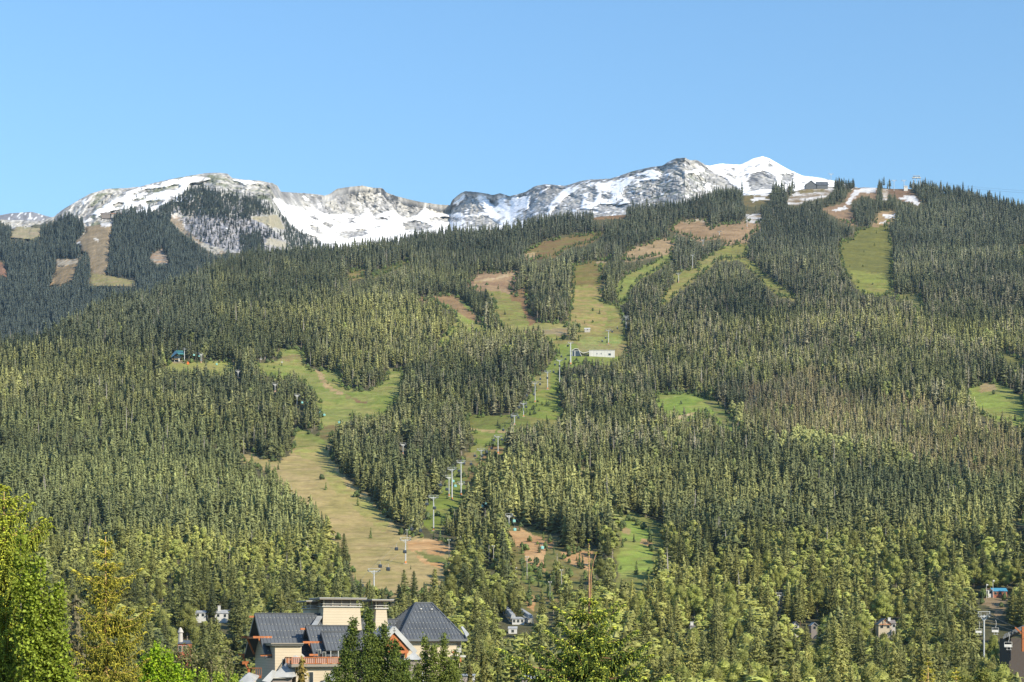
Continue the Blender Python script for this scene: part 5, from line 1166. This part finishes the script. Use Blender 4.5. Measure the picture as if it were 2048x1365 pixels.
for x_, t_, lb in ((1972, 1168, 'slim white flagpole left on the rocky knoll'), (1985, 1160, 'taller white mast between the two lodge halves on the knoll')):
    r_ = empty('flagpole', ((x_-CX)/F*dl, dl-1, hz(x_, dl-1))); Hh = CZ+(HY-t_)/F*dl-hz(x_, dl-1); b = MB(); b.tube([(0, 0, -1), (0, 0, Hh)], [.16, .1], n=6); b.build('pole', M_white, r_)
    b = MB(); b.box((.5, 0, Hh-.6), (1.0, .05, .7)); b.build('flag', M_white, r_); tag(r_, lb, 'flagpole')
# base lodge at the right edge
rl = empty('base_lodge', (0, 0, 0)); dd_ = 520
m_ = MB(); a = P(2006, 1273, dd_); b_ = P(2080, 1238, dd_+6); m_.prism([a, b_, b_-UZ*.8, a-UZ*.8], Vector((6, 16, 0))); m_.prism([a+Vector((.2, -.3, .2)), b_+Vector((.2, -.3, .2)), b_+Vector((.2, -.3, .5)), a+Vector((.2, -.3, .5))], Vector((0, .4, 0))); m_.build('roof', M_roof, rl)
m_ = MB(); q0 = P(2018, 1277, dd_+3); q1 = P(2110, 1277, dd_+8); m_.prism([Vector((p.x, p.y, 0)) for p in (q0, q1, q1+Vector((0, 10, 0)), q0+Vector((0, 10, 0)))], UZ*(q0.z)); m_.build('wall', mat('dark_timber', (.055, .045, .04), .8), rl)
m_ = MB(); q = P(2046, 1262, dd_); m_.bar(q-UZ*6, q+UZ*1.2, .7); q = P(2030, 1262, dd_); m_.bar(q+UZ*1, P(2046, 1270, dd_), .4); m_.build('timber_post', M_timber, rl)
tag(rl, 'dark-roofed lodge corner with red posts at the right edge behind the chairs', 'lodge')
# glass and white mid-station
ds = gd(1200, 714); zb_ = hz(1205, ds)
ws = empty('mid_station', ((1204-CX)/F*ds, ds, zb_)); W = 51/F*ds; hh_ = 14.5/F*ds
b = MB(); b.box((0, 6, hh_/2-.6), (W, 12, hh_)); b.build('wall', M_white, ws); b = MB(); b.box((0, 6, hh_-.5), (W+.6, 12.6, .4)); b.box((2, 5, hh_-.1), (W*.35, 6, .7)); b.build('roof', M_roofl, ws)
b = MB()
for k in range(9): b.box((-W*.44+k*W*.11, -.03, hh_*.42), (.18, .10, hh_*.8))
b.box((0, -.04, hh_*.86), (W*.98, .1, .25)); b.build('wall_panel', M_trim, ws)
b = MB()
for k in range(2): b.box((-1+k*-5, -.05, hh_*.45), (.9, .12, 1.6))
b.box((W*.3, -.05, hh_*.35), (3.0, .12, 2.4))
b.build('window', M_win, ws)
b = MB(); b.box((-W/2-6, 5, hh_*.42), (12, 3, .5)); [b.box((-W/2-1-k*3.3, 4.2, hh_*.2), (.3, .3, hh_*.45)) for k in range(4)]; b.build('link_canopy', M_white, ws)
tag(ws, 'long white flat-roofed lift storage building on the green saddle', 'lift station')
gs = empty('glass_station', ((1153-CX)/F*ds, ds-4, zb_)); k_ = ds/F
def gp(x, y, yy=0): return Vector(((x-1153)*k_, yy, (714-y)*k_-.5))
b = MB(); b.prism([gp(1144, 713), gp(1144, 701), gp(1156, 701), gp(1163, 712)], (0, 9, 0)); b.build('glass_hall', M_glass, gs)
b = MB(); ln = [gp(1143, 700.5, -.2), gp(1150, 697, -.2), gp(1156, 697.5, -.2), gp(1160, 703, -.2), gp(1166, 706, -.2), gp(1178, 703, -.2)]
for p0, p1 in zip(ln[:-1], ln[1:]): b.prism([p0, p1, p1-UZ*.7, p0-UZ*.7], (0, 9.4, 0))
b.build('roof', M_white, gs); b = MB(); b.bar(gp(1144, 713, -.1), gp(1144, 700, -.1), .5); b.bar(gp(1149.5, 713, -.1), gp(1149.5, 702, -.1), .9); b.bar(gp(1163, 713, -.1), gp(1157, 700, -.1), .5); b.bar(gp(1144, 702, -.1), gp(1157, 702, -.1), .4); b.build('frame', M_white, gs)
tag(gs, 'black glass gondola mid-station with curved white roof behind the thick tower', 'lift station')
house('service_shed', 1168.5, 1181, 655.5, 658, 664, gd(1175, 665), 'small white-roofed service shed at the foot of the tan run', 'shed', wall=M_conc, roof=M_white, windows=1, dep=6)
# teal lift terminal
dt = gd(356, 727); tt_ = empty('lift_terminal', ((355-CX)/F*dt, dt, hz(355, dt))); k_ = dt/F
def tp(x, y, yy=0): return Vector(((x-355)*k_, yy, (727-y)*k_))
M_blue = mat('blue_shell', (.035, .10, .19), .4, .5); M_tealr = mat('teal_roof', (.06, .22, .24), .4, .5)
b = MB(); b.prism([tp(342, 713), tp(350, 702), tp(366, 702), tp(366, 705), tp(353, 707), tp(343, 715)], (0, 10, 0)); b.build('roof_shell', M_blue, tt_)
b = MB(); b.prism([tp(352, 701.5, -.3), tp(366, 701.5, -.3), tp(366, 703.5, -.3), tp(352, 703.5, -.3)], (0, 10, 0)); b.prism([tp(354, 706, -.3), tp(366, 706, -.3), tp(366, 709, -.3), tp(357, 709, -.3)], (0, 9, 0)); b.build('roof_panel', M_tealr, tt_)
b = MB(); b.bar(tp(357, 722, 4), tp(357, 705, 4), 1.4); b.bar(tp(347, 722, 6), tp(347, 710, 6), .6); b.build('support_column', M_white, tt_)
b = MB(); b.box(tp(354, 714, 5), (8, 4, 2.0)); b.build('machine_room', M_win, tt_)
tag(tt_, 'blue and teal lift top terminal in the left forest clearing', 'lift terminal')
o = MB(); o.box((0, 0, 1.3), (2.2, 1.8, 2.6)); o.prism([(-1.3, -1.1, 2.6), (1.3, -1.1, 2.6), (0, -1.1, 3.4)], (0, 2.2, 0)); o = o.build('lift_hut', mat('orange_paint', (.65, .16, .04), .6)); o.location = ((376-CX)/F*(dt-6), dt-6, hz(376, dt-6)-.1); tag(o, 'small bright orange hut right of the blue terminal', 'hut')
# summit lodges
d_ = at_ridge(1632)-10; house('summit_lodge', 1610, 1634, 361, 370.5, 374, d_, 'dark-roofed summit lodge, left half, on snow below the white peak', 'lodge', wall=M_roof, roof=M_roof, ridge='y', dep=16, windows=4, yaw=0.0)
house('summit_lodge', 1633, 1657, 362, 370.5, 374, d_+2, 'dark-roofed summit lodge, right half, beside the white pylon', 'lodge', wall=M_roof, roof=M_roof, dep=16, windows=4)
d_ = at_ridge(1811); house('summit_hut', 1808, 1816, 371, 374, 379, d_, 'small white hut beside the right white pylon on the skyline', 'hut', wall=M_white, roof=M_roofl, windows=1, dep=6)
X_, D_, Z_ = place_m(np.array([218.]), np.array([436.])); house('dome_lodge', 200, 221, 424.5, 428, 434, float(D_[0])-20, 'brown ridge lodge left half under the snowy dome', 'lodge', wall=M_greywood, roof=M_greywood, dep=12, windows=4, zb=float(Z_[0])-6)
house('dome_lodge', 222, 244, 425.5, 428.5, 434, float(D_[0])-20, 'brown ridge lodge right half with pale wall under the snowy dome', 'lodge', wall=M_conc, roof=M_brown, dep=12, windows=4, zb=float(Z_[0])-6)
# bottom edge roofs
house('house', 1042, 1076, 1352, 1358, 1400, 330, 'grey metal roof at the bottom edge left of the central spruce', 'house', wall=M_greywood, roof=M_roofl, dep=8, zb=0, windows=1)
house('house', 914, 950, 1349, 1352, 1400, 340, 'white low building at the bottom edge right of the hotel', 'house', wall=M_white, roof=M_roofl, dep=8, zb=0, windows=2)
# ---------------------------------------------------------------- near trees in front
def spindles(name, A, B, R, mats, mi, parent):
    """needle shoots: slim four-sided spindles from A to B"""
    A = np.array(A, float); B = np.array(B, float); R = np.array(R, float)[:, None]; n = len(A); d = B-A; L = np.linalg.norm(d, axis=1, keepdims=True)+1e-9; t = d/L
    ref = np.where(np.abs(t[:, 2:3]) > .8, np.array([[1., 0, 0]]), np.array([[0, 0, 1.]])); u = np.cross(t, ref); u /= np.linalg.norm(u, axis=1, keepdims=True)+1e-9; v = np.cross(t, u)
    M_ = A+d*.45; V = np.stack([A, M_+u*R, M_+v*R, M_-u*R, M_-v*R, B], 1).reshape(-1, 3)
    f = np.array([[0, 1, 2], [0, 2, 3], [0, 3, 4], [0, 4, 1], [5, 2, 1], [5, 3, 2], [5, 4, 3], [5, 1, 4]])
    Fc = (np.arange(n)[:, None, None]*6+f[None]).reshape(-1, 3); me = np_mesh(name, V, Fc, mats, np.repeat(np.array(mi), 8)); o = bpy.data.objects.new(name, me); COL.objects.link(o); o.parent = parent; return o
def spruce(name, xpx, ytop, d, prof, seed, mo, mt, label, cat='spruce', wh=.24, nb=6, up=.35, hang=.5, leader=0.0, trunk_m=None, zlow=12.0, extra=None, twig=.10, shoot=.10, rs=.016, group=None, lo=3.4, trunk_r=.02, arms=()):
    r = random.Random(seed); ztop = CZ+(HY-ytop)/F*d; X0 = (xpx-CX)/F*d; root = empty(name, (X0, d, 0)); tr = MB(); br = MB(); A = []; B = []; R = []; MI = []
    def sh(a, b, rad, m): A.append(tuple(a)); B.append(tuple(b)); R.append(rad); MI.append(m)
    tr.tube([(0, 0, -.5), (.02, 0, ztop*.5), (0, .01, ztop-4.0), (.01, 0, ztop-2.0), (0, 0, ztop-.1)], [.26, .19, trunk_r*3.0, trunk_r*1.8, .009], n=8)
    def lenat(dz): return np.interp(dz, [p[0] for p in prof], [p[1] for p in prof])
    for k in range(int(leader/.07)):             # buds on the bare leader
        z = ztop-.05-k*.07; a = r.random()*6.28; p = Vector((0, 0, z)); q = p+Vector((math.cos(a)*.035, math.sin(a)*.035, .035)); sh(p, q, .012, 1)
    for k in range(7): a = r.random()*6.28; p = Vector((0, 0, ztop-.03)); sh(p, p+Vector((math.cos(a)*.05, math.sin(a)*.05, .05)), .018, 1)
    dz = leader+.05; arm_i = 0
    def branch(z0, a, L, infr, st):
            dirv = Vector((math.cos(a), math.sin(a), 0)); sd = Vector((-dirv.y, dirv.x, 0)); u_ = up*r.uniform(.6, 1.3); sg = .22*L*r.uniform(.5, 1.5)
            def ax(f): return Vector((0, 0, z0))+dirv*(L*f)+UZ*(u_*L*f*.55-sg*math.sin(math.pi*min(f*1.1, 1))*.9+u_*L*.35*f**3)
            pts = [ax(f/5) for f in range(6)]; br.tube(pts, [max(.006, .016*L*(1-f/5.5)) for f in range(6)], n=4, cap=False)
            m = max(3, int(L/(twig*st)))
            for k in range(1, m+1):
                f = k/m; p = ax(f); tn = (ax(min(1, f+.05))-ax(f-.05)).normalized()
                for s_ in (-1, 1):
                    if r.random() < .12: continue
                    tl = (.30*L*(1-f)**.7+.10)*r.uniform(.6, 1.15); td = (tn*r.uniform(.45, .8)+sd*s_*r.uniform(.5, .9)-UZ*hang*r.uniform(.1, .7)*(1-.5*f)).normalized()
                    ns = max(1, int(tl/(shoot*st))); q = p
                    for i in range(ns):
                        q2 = q+td*(tl/ns); td = (td-UZ*.12*hang+Vector((r.gauss(0, .08), r.gauss(0, .08), r.gauss(0, .06)))).normalized(); last = i == ns-1
                        sh(q-td*.02, q2, rs*(1.2 if last else 1)*(st**.6), 1 if (last and r.random() < .8) else 0)
                        if r.random() < .7:
                            hl = r.uniform(.5, 1.3)*(.05+.09*min(L, 1.6)*(1-f))*hang*1.3; w = (UZ*-1+td*.35+Vector((r.gauss(0, .25), r.gauss(0, .25), 0))).normalized(); sh(q2, q2+w*hl, rs*1.1*st**.6, 0); sh(q2+w*hl*.7, q2+w*hl*1.2, rs*.9*st**.6, 1 if r.random() < .4 else 0)
                        q = q2
            p = ax(1); sh(ax(.94), p+dirv*.05+UZ*.02, rs*1.25, 1)
    for dz_, L_, a_ in arms: branch(ztop-dz_, a_, L_, True, 1)
    while ztop-dz > zlow:
        infr = dz < lo+1.2; st = 1 if infr else 2.2
        L0 = lenat(dz); n = nb if infr else nb-2; a0 = r.random()*6.283
        for j in range(n):
            a = a0+6.283*j/n+r.uniform(-.3, .3); L = L0*r.uniform(.55, 1.12); z0 = ztop-dz+r.uniform(-.16, .16)*wh
            if L < .06: continue
            branch(z0, a, L, infr, st)
        dz += wh*r.uniform(.7, 1.2)*(1 if infr else 1.8)
    if extra: extra(tr, sh, br, ztop)
    spindles('needles', A, B, R, [mo, mt], MI, root); tr.build('trunk', trunk_m or M_barkr, root, smooth=True); br.build('branches', trunk_m or M_barkr, root)
    tag(root, label, cat, group); return root
M_barkr = mat('orange_bark', (.34, .20, .11), .85, noise=(9, .45))
nd_a = foliage_mat('spruce_old', 'fix', (.085, .125, .024), nsc=2.5, trans=.05); nd_b = foliage_mat('spruce_tips', 'fix', (.46, .50, .07), nsc=2.0, trans=.2)
nd_c = foliage_mat('golden_old', 'fix', (.17, .17, .022), nsc=2.5, trans=.05); nd_d = foliage_mat('golden_tips', 'fix', (.52, .46, .06), nsc=2.0, trans=.2)
nd_e = foliage_mat('edge_old', 'fix', (.15, .18, .02), nsc=2.5, trans=.08); nd_f = foliage_mat('edge_tips', 'fix', (.48, .52, .06), nsc=2.0, trans=.25)
M_gold = mat('golden_shoot', (.48, .32, .13), .8, noise=(12, .3))
def second_leader(tr, sh, br, zt):
    r = random.Random(5); pts = [(0.02, 0, zt-1.95), (.05, 0, zt-1.5), (.06, 0, zt-1.0), (.12, 0, zt-.62), (.22, 0, zt-.32)]
    tr.tube(pts, [.022, .018, .016, .013, .008], n=6)
    for k in range(22):
        i = r.random()*3.9; a = Vector(pts[int(i)]); b = Vector(pts[int(i)+1]); p = a.lerp(b, i % 1); w = Vector((r.gauss(0, 1), r.gauss(0, 1), 1)).normalized()*.05; sh(p, p+w, .014, 1)
    for k in range(26):
        p = Vector((0, 0, zt-r.uniform(.2, 1.7))); w = Vector((r.gauss(0, 1), r.gauss(0, 1), .8)).normalized()*.05; sh(p, p+w, .014, 1)
cs = spruce('spruce_tree', 1178, 1080, 50, [(0, .03), (1.6, .2), (1.85, .40), (2.1, .55), (2.35, .68), (2.75, .95), (3.0, 1.2), (3.4, 1.5), (3.7, 1.6), (4.0, 2.1), (6, 2.8), (12, 3.6), (22, 3.9)], 11, nd_a, nd_b, 'big dark green spruce with bright tips and a tall double orange leader, bottom centre', leader=1.65, extra=second_leader, nb=12, wh=.43, hang=.9, up=.16, rs=.021, twig=.06, shoot=.08, arms=[(1.95, 1.0, .1), (1.80, .85, .35), (2.0, .95, 3.0), (2.75, 1.35, -.15), (3.15, 1.75, -.35), (3.2, 1.6, .1), (3.3, 2.6, 3.35), (3.2, 1.9, 3.0), (2.7, 1.25, 3.4), (3.6, 2.2, 3.6), (3.5, 2.0, -.6)])
gsp = spruce('spruce_tree', 211, 1066, 56, [(0, .03), (.25, .12), (.6, .35), (1.0, .35), (1.15, .75), (1.35, .85), (1.9, .6), (2.2, .5), (2.45, .95), (3.0, 1.2), (3.6, 1.25), (4.4, 1.3), (5.2, 1.9), (10, 3), (22, 3.8)], 23, nd_c, nd_d, 'tall golden-green spruce with sparse orange upper branches at lower left', leader=.25, nb=9, wh=.40, hang=.8, up=.2, rs=.019, trunk_m=M_gold, lo=4.6, twig=.06, shoot=.075, arms=[(1.25, 1.15, .5), (1.3, 1.15, 2.8), (2.45, 1.5, .2), (2.6, 1.55, .6), (2.9, 1.5, -.2)])
esp = spruce('spruce_tree', 8, 972, 46, [(0, .03), (.3, .35), (.7, .7), (1.1, .95), (1.35, 1.15), (2.0, .9), (2.6, 1.1), (3.4, 1.25), (4.6, 1.5), (6, 2.2), (12, 3.3), (24, 3.8)], 37, nd_e, nd_f, 'bushy yellow-green spruce cut by the left edge of the picture', nb=9, wh=.33, hang=1.2, up=.4, rs=.021, lo=5.0, trunk_m=M_gold, twig=.06, shoot=.08, arms=[(1.15, 1.15, .25), (1.35, 1.2, .1), (.35, .55, .4)])
for x_, y_, d_, lb, sd_ in ((1856, 1316, 60, 'thin golden shoot of a young spruce rising at the bottom right', 51), (1912, 1336, 62, 'second thin golden spruce shoot at the bottom right, right of the first', 52), (290, 1318, 70, 'small golden young spruce between the golden spruce and the bright maple', 53)):
    spruce('young_spruce', x_, y_, d_, [(0, .02), (.3, .12), (.8, .35), (1.5, .6), (4, 1.2), (10, 2)], sd_, nd_c, nd_d, lb, cat='spruce', leader=.15, nb=5, wh=.2, trunk_m=M_gold, lo=1.5, zlow=20)
def leafy(name, d, spires, n, leaf, col, label, cat, seed, trunks=None, per_clump=9, clump=None, bark=None, jitter=.5, depth=None, group=None, trans=.3, col2=None):
    """broadleaf tree: leaves gathered in clumps round upright or spreading limbs given as (x, top row, half width px, bottom row)"""
    r = random.Random(seed); root = empty(name, ((spires[0][0]-CX)/F*d, d, 0)); ox = root.location.x
    clump = clump or leaf*1.6; V = []; tr = MB(); k = d/F; tw = sum(s[2]*(s[3]-s[1]) for s in spires)
    xb = sum(s[0] for s in spires)/len(spires)
    for (x, yt, hw, yb2) in spires:
        X = (x-CX)*k-ox; zt = CZ+(HY-yt)*k; zb2 = CZ+(HY-yb2)*k; Wd = hw*k; yy = r.uniform(-1, 1)*Wd*.6; XB = (xb-CX)*k-ox
        tr.tube([(XB, 0, -.5), (XB, 0, min(zb2*.55, 12)), (X*.6+XB*.4, yy*.5, zb2*.85), (X, yy, zb2+(zt-zb2)*.4), (X, yy, zt-.3*leaf)], [Wd*.10+.06, Wd*.08+.05, Wd*.05+.03, Wd*.03+.015, .01], n=5)
        m = int(n*hw*(yb2-yt)/tw/per_clump)
        for i in range(m):
            t = r.random()**.85; z = zt-(zt-zb2)*t; rad = Wd*(min(1, .18+1.5*t)) if t < .6 else Wd*(1.08-.25*(t-.6)/.4); a = r.random()*6.283; q = rad*(r.random()**.45)*r.uniform(.75, 1.15)
            c = Vector((X+q*math.cos(a), yy+q*math.sin(a), z+r.gauss(0, .3*leaf)))
            if r.random() < .25: tr.bar((X, yy, z-rad*.5), c, max(.01, leaf*.05))
            for j in range(per_clump):
                o = c+Vector((r.gauss(0, 1), r.gauss(0, 1), r.gauss(0, 1)))*clump*.5; nn = (Vector((r.gauss(0, .8)+.25, r.gauss(0, .8)-.5, r.gauss(0, .7)+.55))).normalized(); t1 = nn.orthogonal().normalized(); t1 = Matrix.Rotation(r.random()*6.28, 3, nn)@t1; t2 = nn.cross(t1); s = leaf*r.uniform(.6, 1.15)
                V.append((o-t1*s*.5, o+t2*s*.36+nn*s*.10, o+t1*s*.55, o-t2*s*.36+nn*s*.10))
    V = np.array(V, float).reshape(-1, 3); Fq = np.arange(len(V)).reshape(-1, 4); mi = (np.random.default_rng(seed).random(len(Fq)) < .35).astype(int)
    m1 = foliage_mat(name+'_leaf', 'fix', col, nsc=1.2/max(leaf*6, .5), trans=trans); m2 = foliage_mat(name+'_leaf_light', 'fix', col2 or tuple(c*1.35 for c in col), nsc=1.2/max(leaf*6, .5), trans=trans)
    me = np_mesh('leaves', V, Fq, [m1, m2], mi); o = bpy.data.objects.new('leaves', me); COL.objects.link(o); o.parent = root; tr.build('trunk', bark or M_bark, root); tag(root, label, cat, group); return root
leafy('poplar_tree', 200, [(738, 1222, 17, 1400), (706, 1240, 15, 1400), (768, 1250, 16, 1400), (690, 1272, 15, 1420), (790, 1285, 18, 1420), (812, 1322, 20, 1420), (672, 1335, 14, 1420), (752, 1275, 24, 1450), (656, 1352, 10, 1420)], 30000, .26, (.085, .125, .024), 'large green poplar with upright spires in front of the hotel middle', 'poplar', 61, col2=(.15, .19, .035))
leafy('poplar_tree', 215, [(850, 1272, 12, 1400), (888, 1268, 12, 1400), (868, 1292, 18, 1420), (912, 1302, 13, 1420), (836, 1326, 14, 1420), (900, 1322, 22, 1440)], 17000, .26, (.13, .165, .03), 'smaller green poplar in front of the hotel right end', 'poplar', 62, col2=(.19, .23, .045))
leafy('maple_tree', 62, [(312, 1290, 20, 1420), (335, 1305, 16, 1420), (292, 1312, 16, 1420), (352, 1332, 16, 1420), (375, 1345, 18, 1430)], 7000, .11, (.20, .32, .018), 'bright yellow-green maple at the bottom left', 'maple', 63, col2=(.36, .48, .03), trans=.4)
leafy('willow_bush', 120, [(385, 1296, 28, 1430), (352, 1298, 20, 1430), (372, 1292, 14, 1430), (458, 1296, 16, 1430), (425, 1292, 28, 1430), (452, 1312, 20, 1430), (362, 1318, 22, 1430), (408, 1318, 32, 1430)], 12000, .16, (.11, .125, .04), 'dull olive rounded willow between the bright maple and the hotel', 'willow', 64, col2=(.24, .22, .11))
leafy('birch_tree', 44, [(82, 1120, 14, 1300), (118, 1160, 14, 1330), (100, 1195, 22, 1400), (60, 1110, 14, 1350), (125, 1262, 15, 1400), (70, 1190, 26, 1420), (40, 1060, 12, 1300), (95, 1300, 34, 1440), (135, 1330, 20, 1430)], 13000, .095, (.17, .22, .02), 'leafy yellow-green birch between the left-edge spruce and the golden spruce', 'birch', 65, col2=(.30, .38, .05), trans=.35)
leafy('hazel_bush', 75, [(440, 1348, 22, 1430), (470, 1352, 20, 1430), (405, 1345, 16, 1430)], 5000, .10, (.18, .27, .025), 'low light green hazel bush at the bottom edge just left of the hotel', 'bush', 66, col2=(.34, .40, .05))
leafy('alder_tree', 150, [(1960, 1342, 34, 1430), (1925, 1352, 26, 1430), (1995, 1356, 24, 1430)], 7000, .2, (.15, .17, .04), 'pale yellow-olive alder crown at the bottom right edge', 'alder', 67, col2=(.30, .30, .07))
# single conifers close to the hotel
for i_, (x_, yt_, d_, w_, c_, lb) in enumerate([(602, 1312, 190, 1.0, (.20, .15, .035), 'small orange-tinged conifer in front of the hotel terrace'), (965, 1300, 240, 1.3, (.12, .12, .03), 'olive conifer right of the hotel by the white low building'), (1000, 1318, 230, 1.2, (.10, .11, .028), 'dull olive conifer left of the central spruce'), (940, 1328, 235, 1.1, (.11, .10, .03), 'brownish conifer against the hotel right end'), (152, 1190, 210, 1.0, (.13, .115, .06), 'grey-brown conifer between birch and golden spruce')]):
    r_ = copy_tree(Pc[i_ % 5]); zt_ = CZ+(HY-yt_)/F*d_; s_ = zt_/24; r_.location = ((x_-CX)/F*d_, d_, 0); r_.scale = (s_*.62*w_, s_*.62*w_, s_); r_.rotation_euler = (0, 0, i_*1.3)
    for ch in r_.children:
        if ch.name.startswith('crown'): ch.color = (*c_, 1)
    tag(r_, lb, 'conifer'); r_.name = 'conifer_tree'
    if 'group' in r_: del r_['group']

# look-alikes that still share a label are told apart by their place among themselves
from collections import defaultdict
def tell_apart():
    by = defaultdict(list)
    for o in bpy.data.objects:
        if o.parent is None and 'label' in o and 'group' in o: by[o['label']].append(o)
    names = ['first', 'second', 'third', 'fourth', 'fifth', 'sixth', 'seventh', 'eighth', 'ninth', 'tenth']
    for lb, obs in by.items():
        n_ = len(obs)
        if n_ < 2 or n_ > 10: continue
        obs.sort(key=lambda o: o.location.x/o.location.y)
        for k, o in enumerate(obs): o['label'] = lb+', '+(('left one', 'right one')[k] if n_ == 2 else ('left one', 'middle one', 'right one')[k] if n_ == 3 else names[k]+' from left')
    for o in bpy.data.objects:
        if o.parent is None and 'label' in o:
            lb = o['label']
            for a, b in ((' below and on', ' on'), (' above and on', ' on'), (' middling', ''), (' regular', ''), (' leafy', ' leafy'), ('half-hidden ', ''), (' row up', ' row'), ('just right of', 'right of')):
                if len(lb.split()) <= 16: break
                lb = lb.replace(a, b)
            if len(lb.split()) > 16: lb = lb.replace('in the lowest row', 'lowest row').replace('at the slope foot', 'slope foot')
            o['label'] = lb
tell_apart()
HAZE = 2.2e-5
# ---------------------------------------------------------------- the air
hb = MB(); hb.box((0, 5200, 925), (9000, 10800, 1862)); hzo = hb.mesh('haze'); hm = bpy.data.materials.new('haze'); hm.use_nodes = True
nt = hm.node_tree; nt.nodes.remove(nt.nodes['Principled BSDF']); pv = nt.nodes.new('ShaderNodeVolumePrincipled'); pv.inputs['Color'].default_value = (.55, .78, 1.0, 1); pv.inputs['Density'].default_value = HAZE; pv.inputs['Anisotropy'].default_value = .3
nt.links.new(pv.outputs[0], nt.nodes['Material Output'].inputs['Volume']); hzo.materials.append(hm)
o = bpy.data.objects.new('haze', hzo); COL.objects.link(o); tag(o, kind='stuff'); o['label'] = 'thin blue haze in the air over the valley'; o['category'] = 'haze'
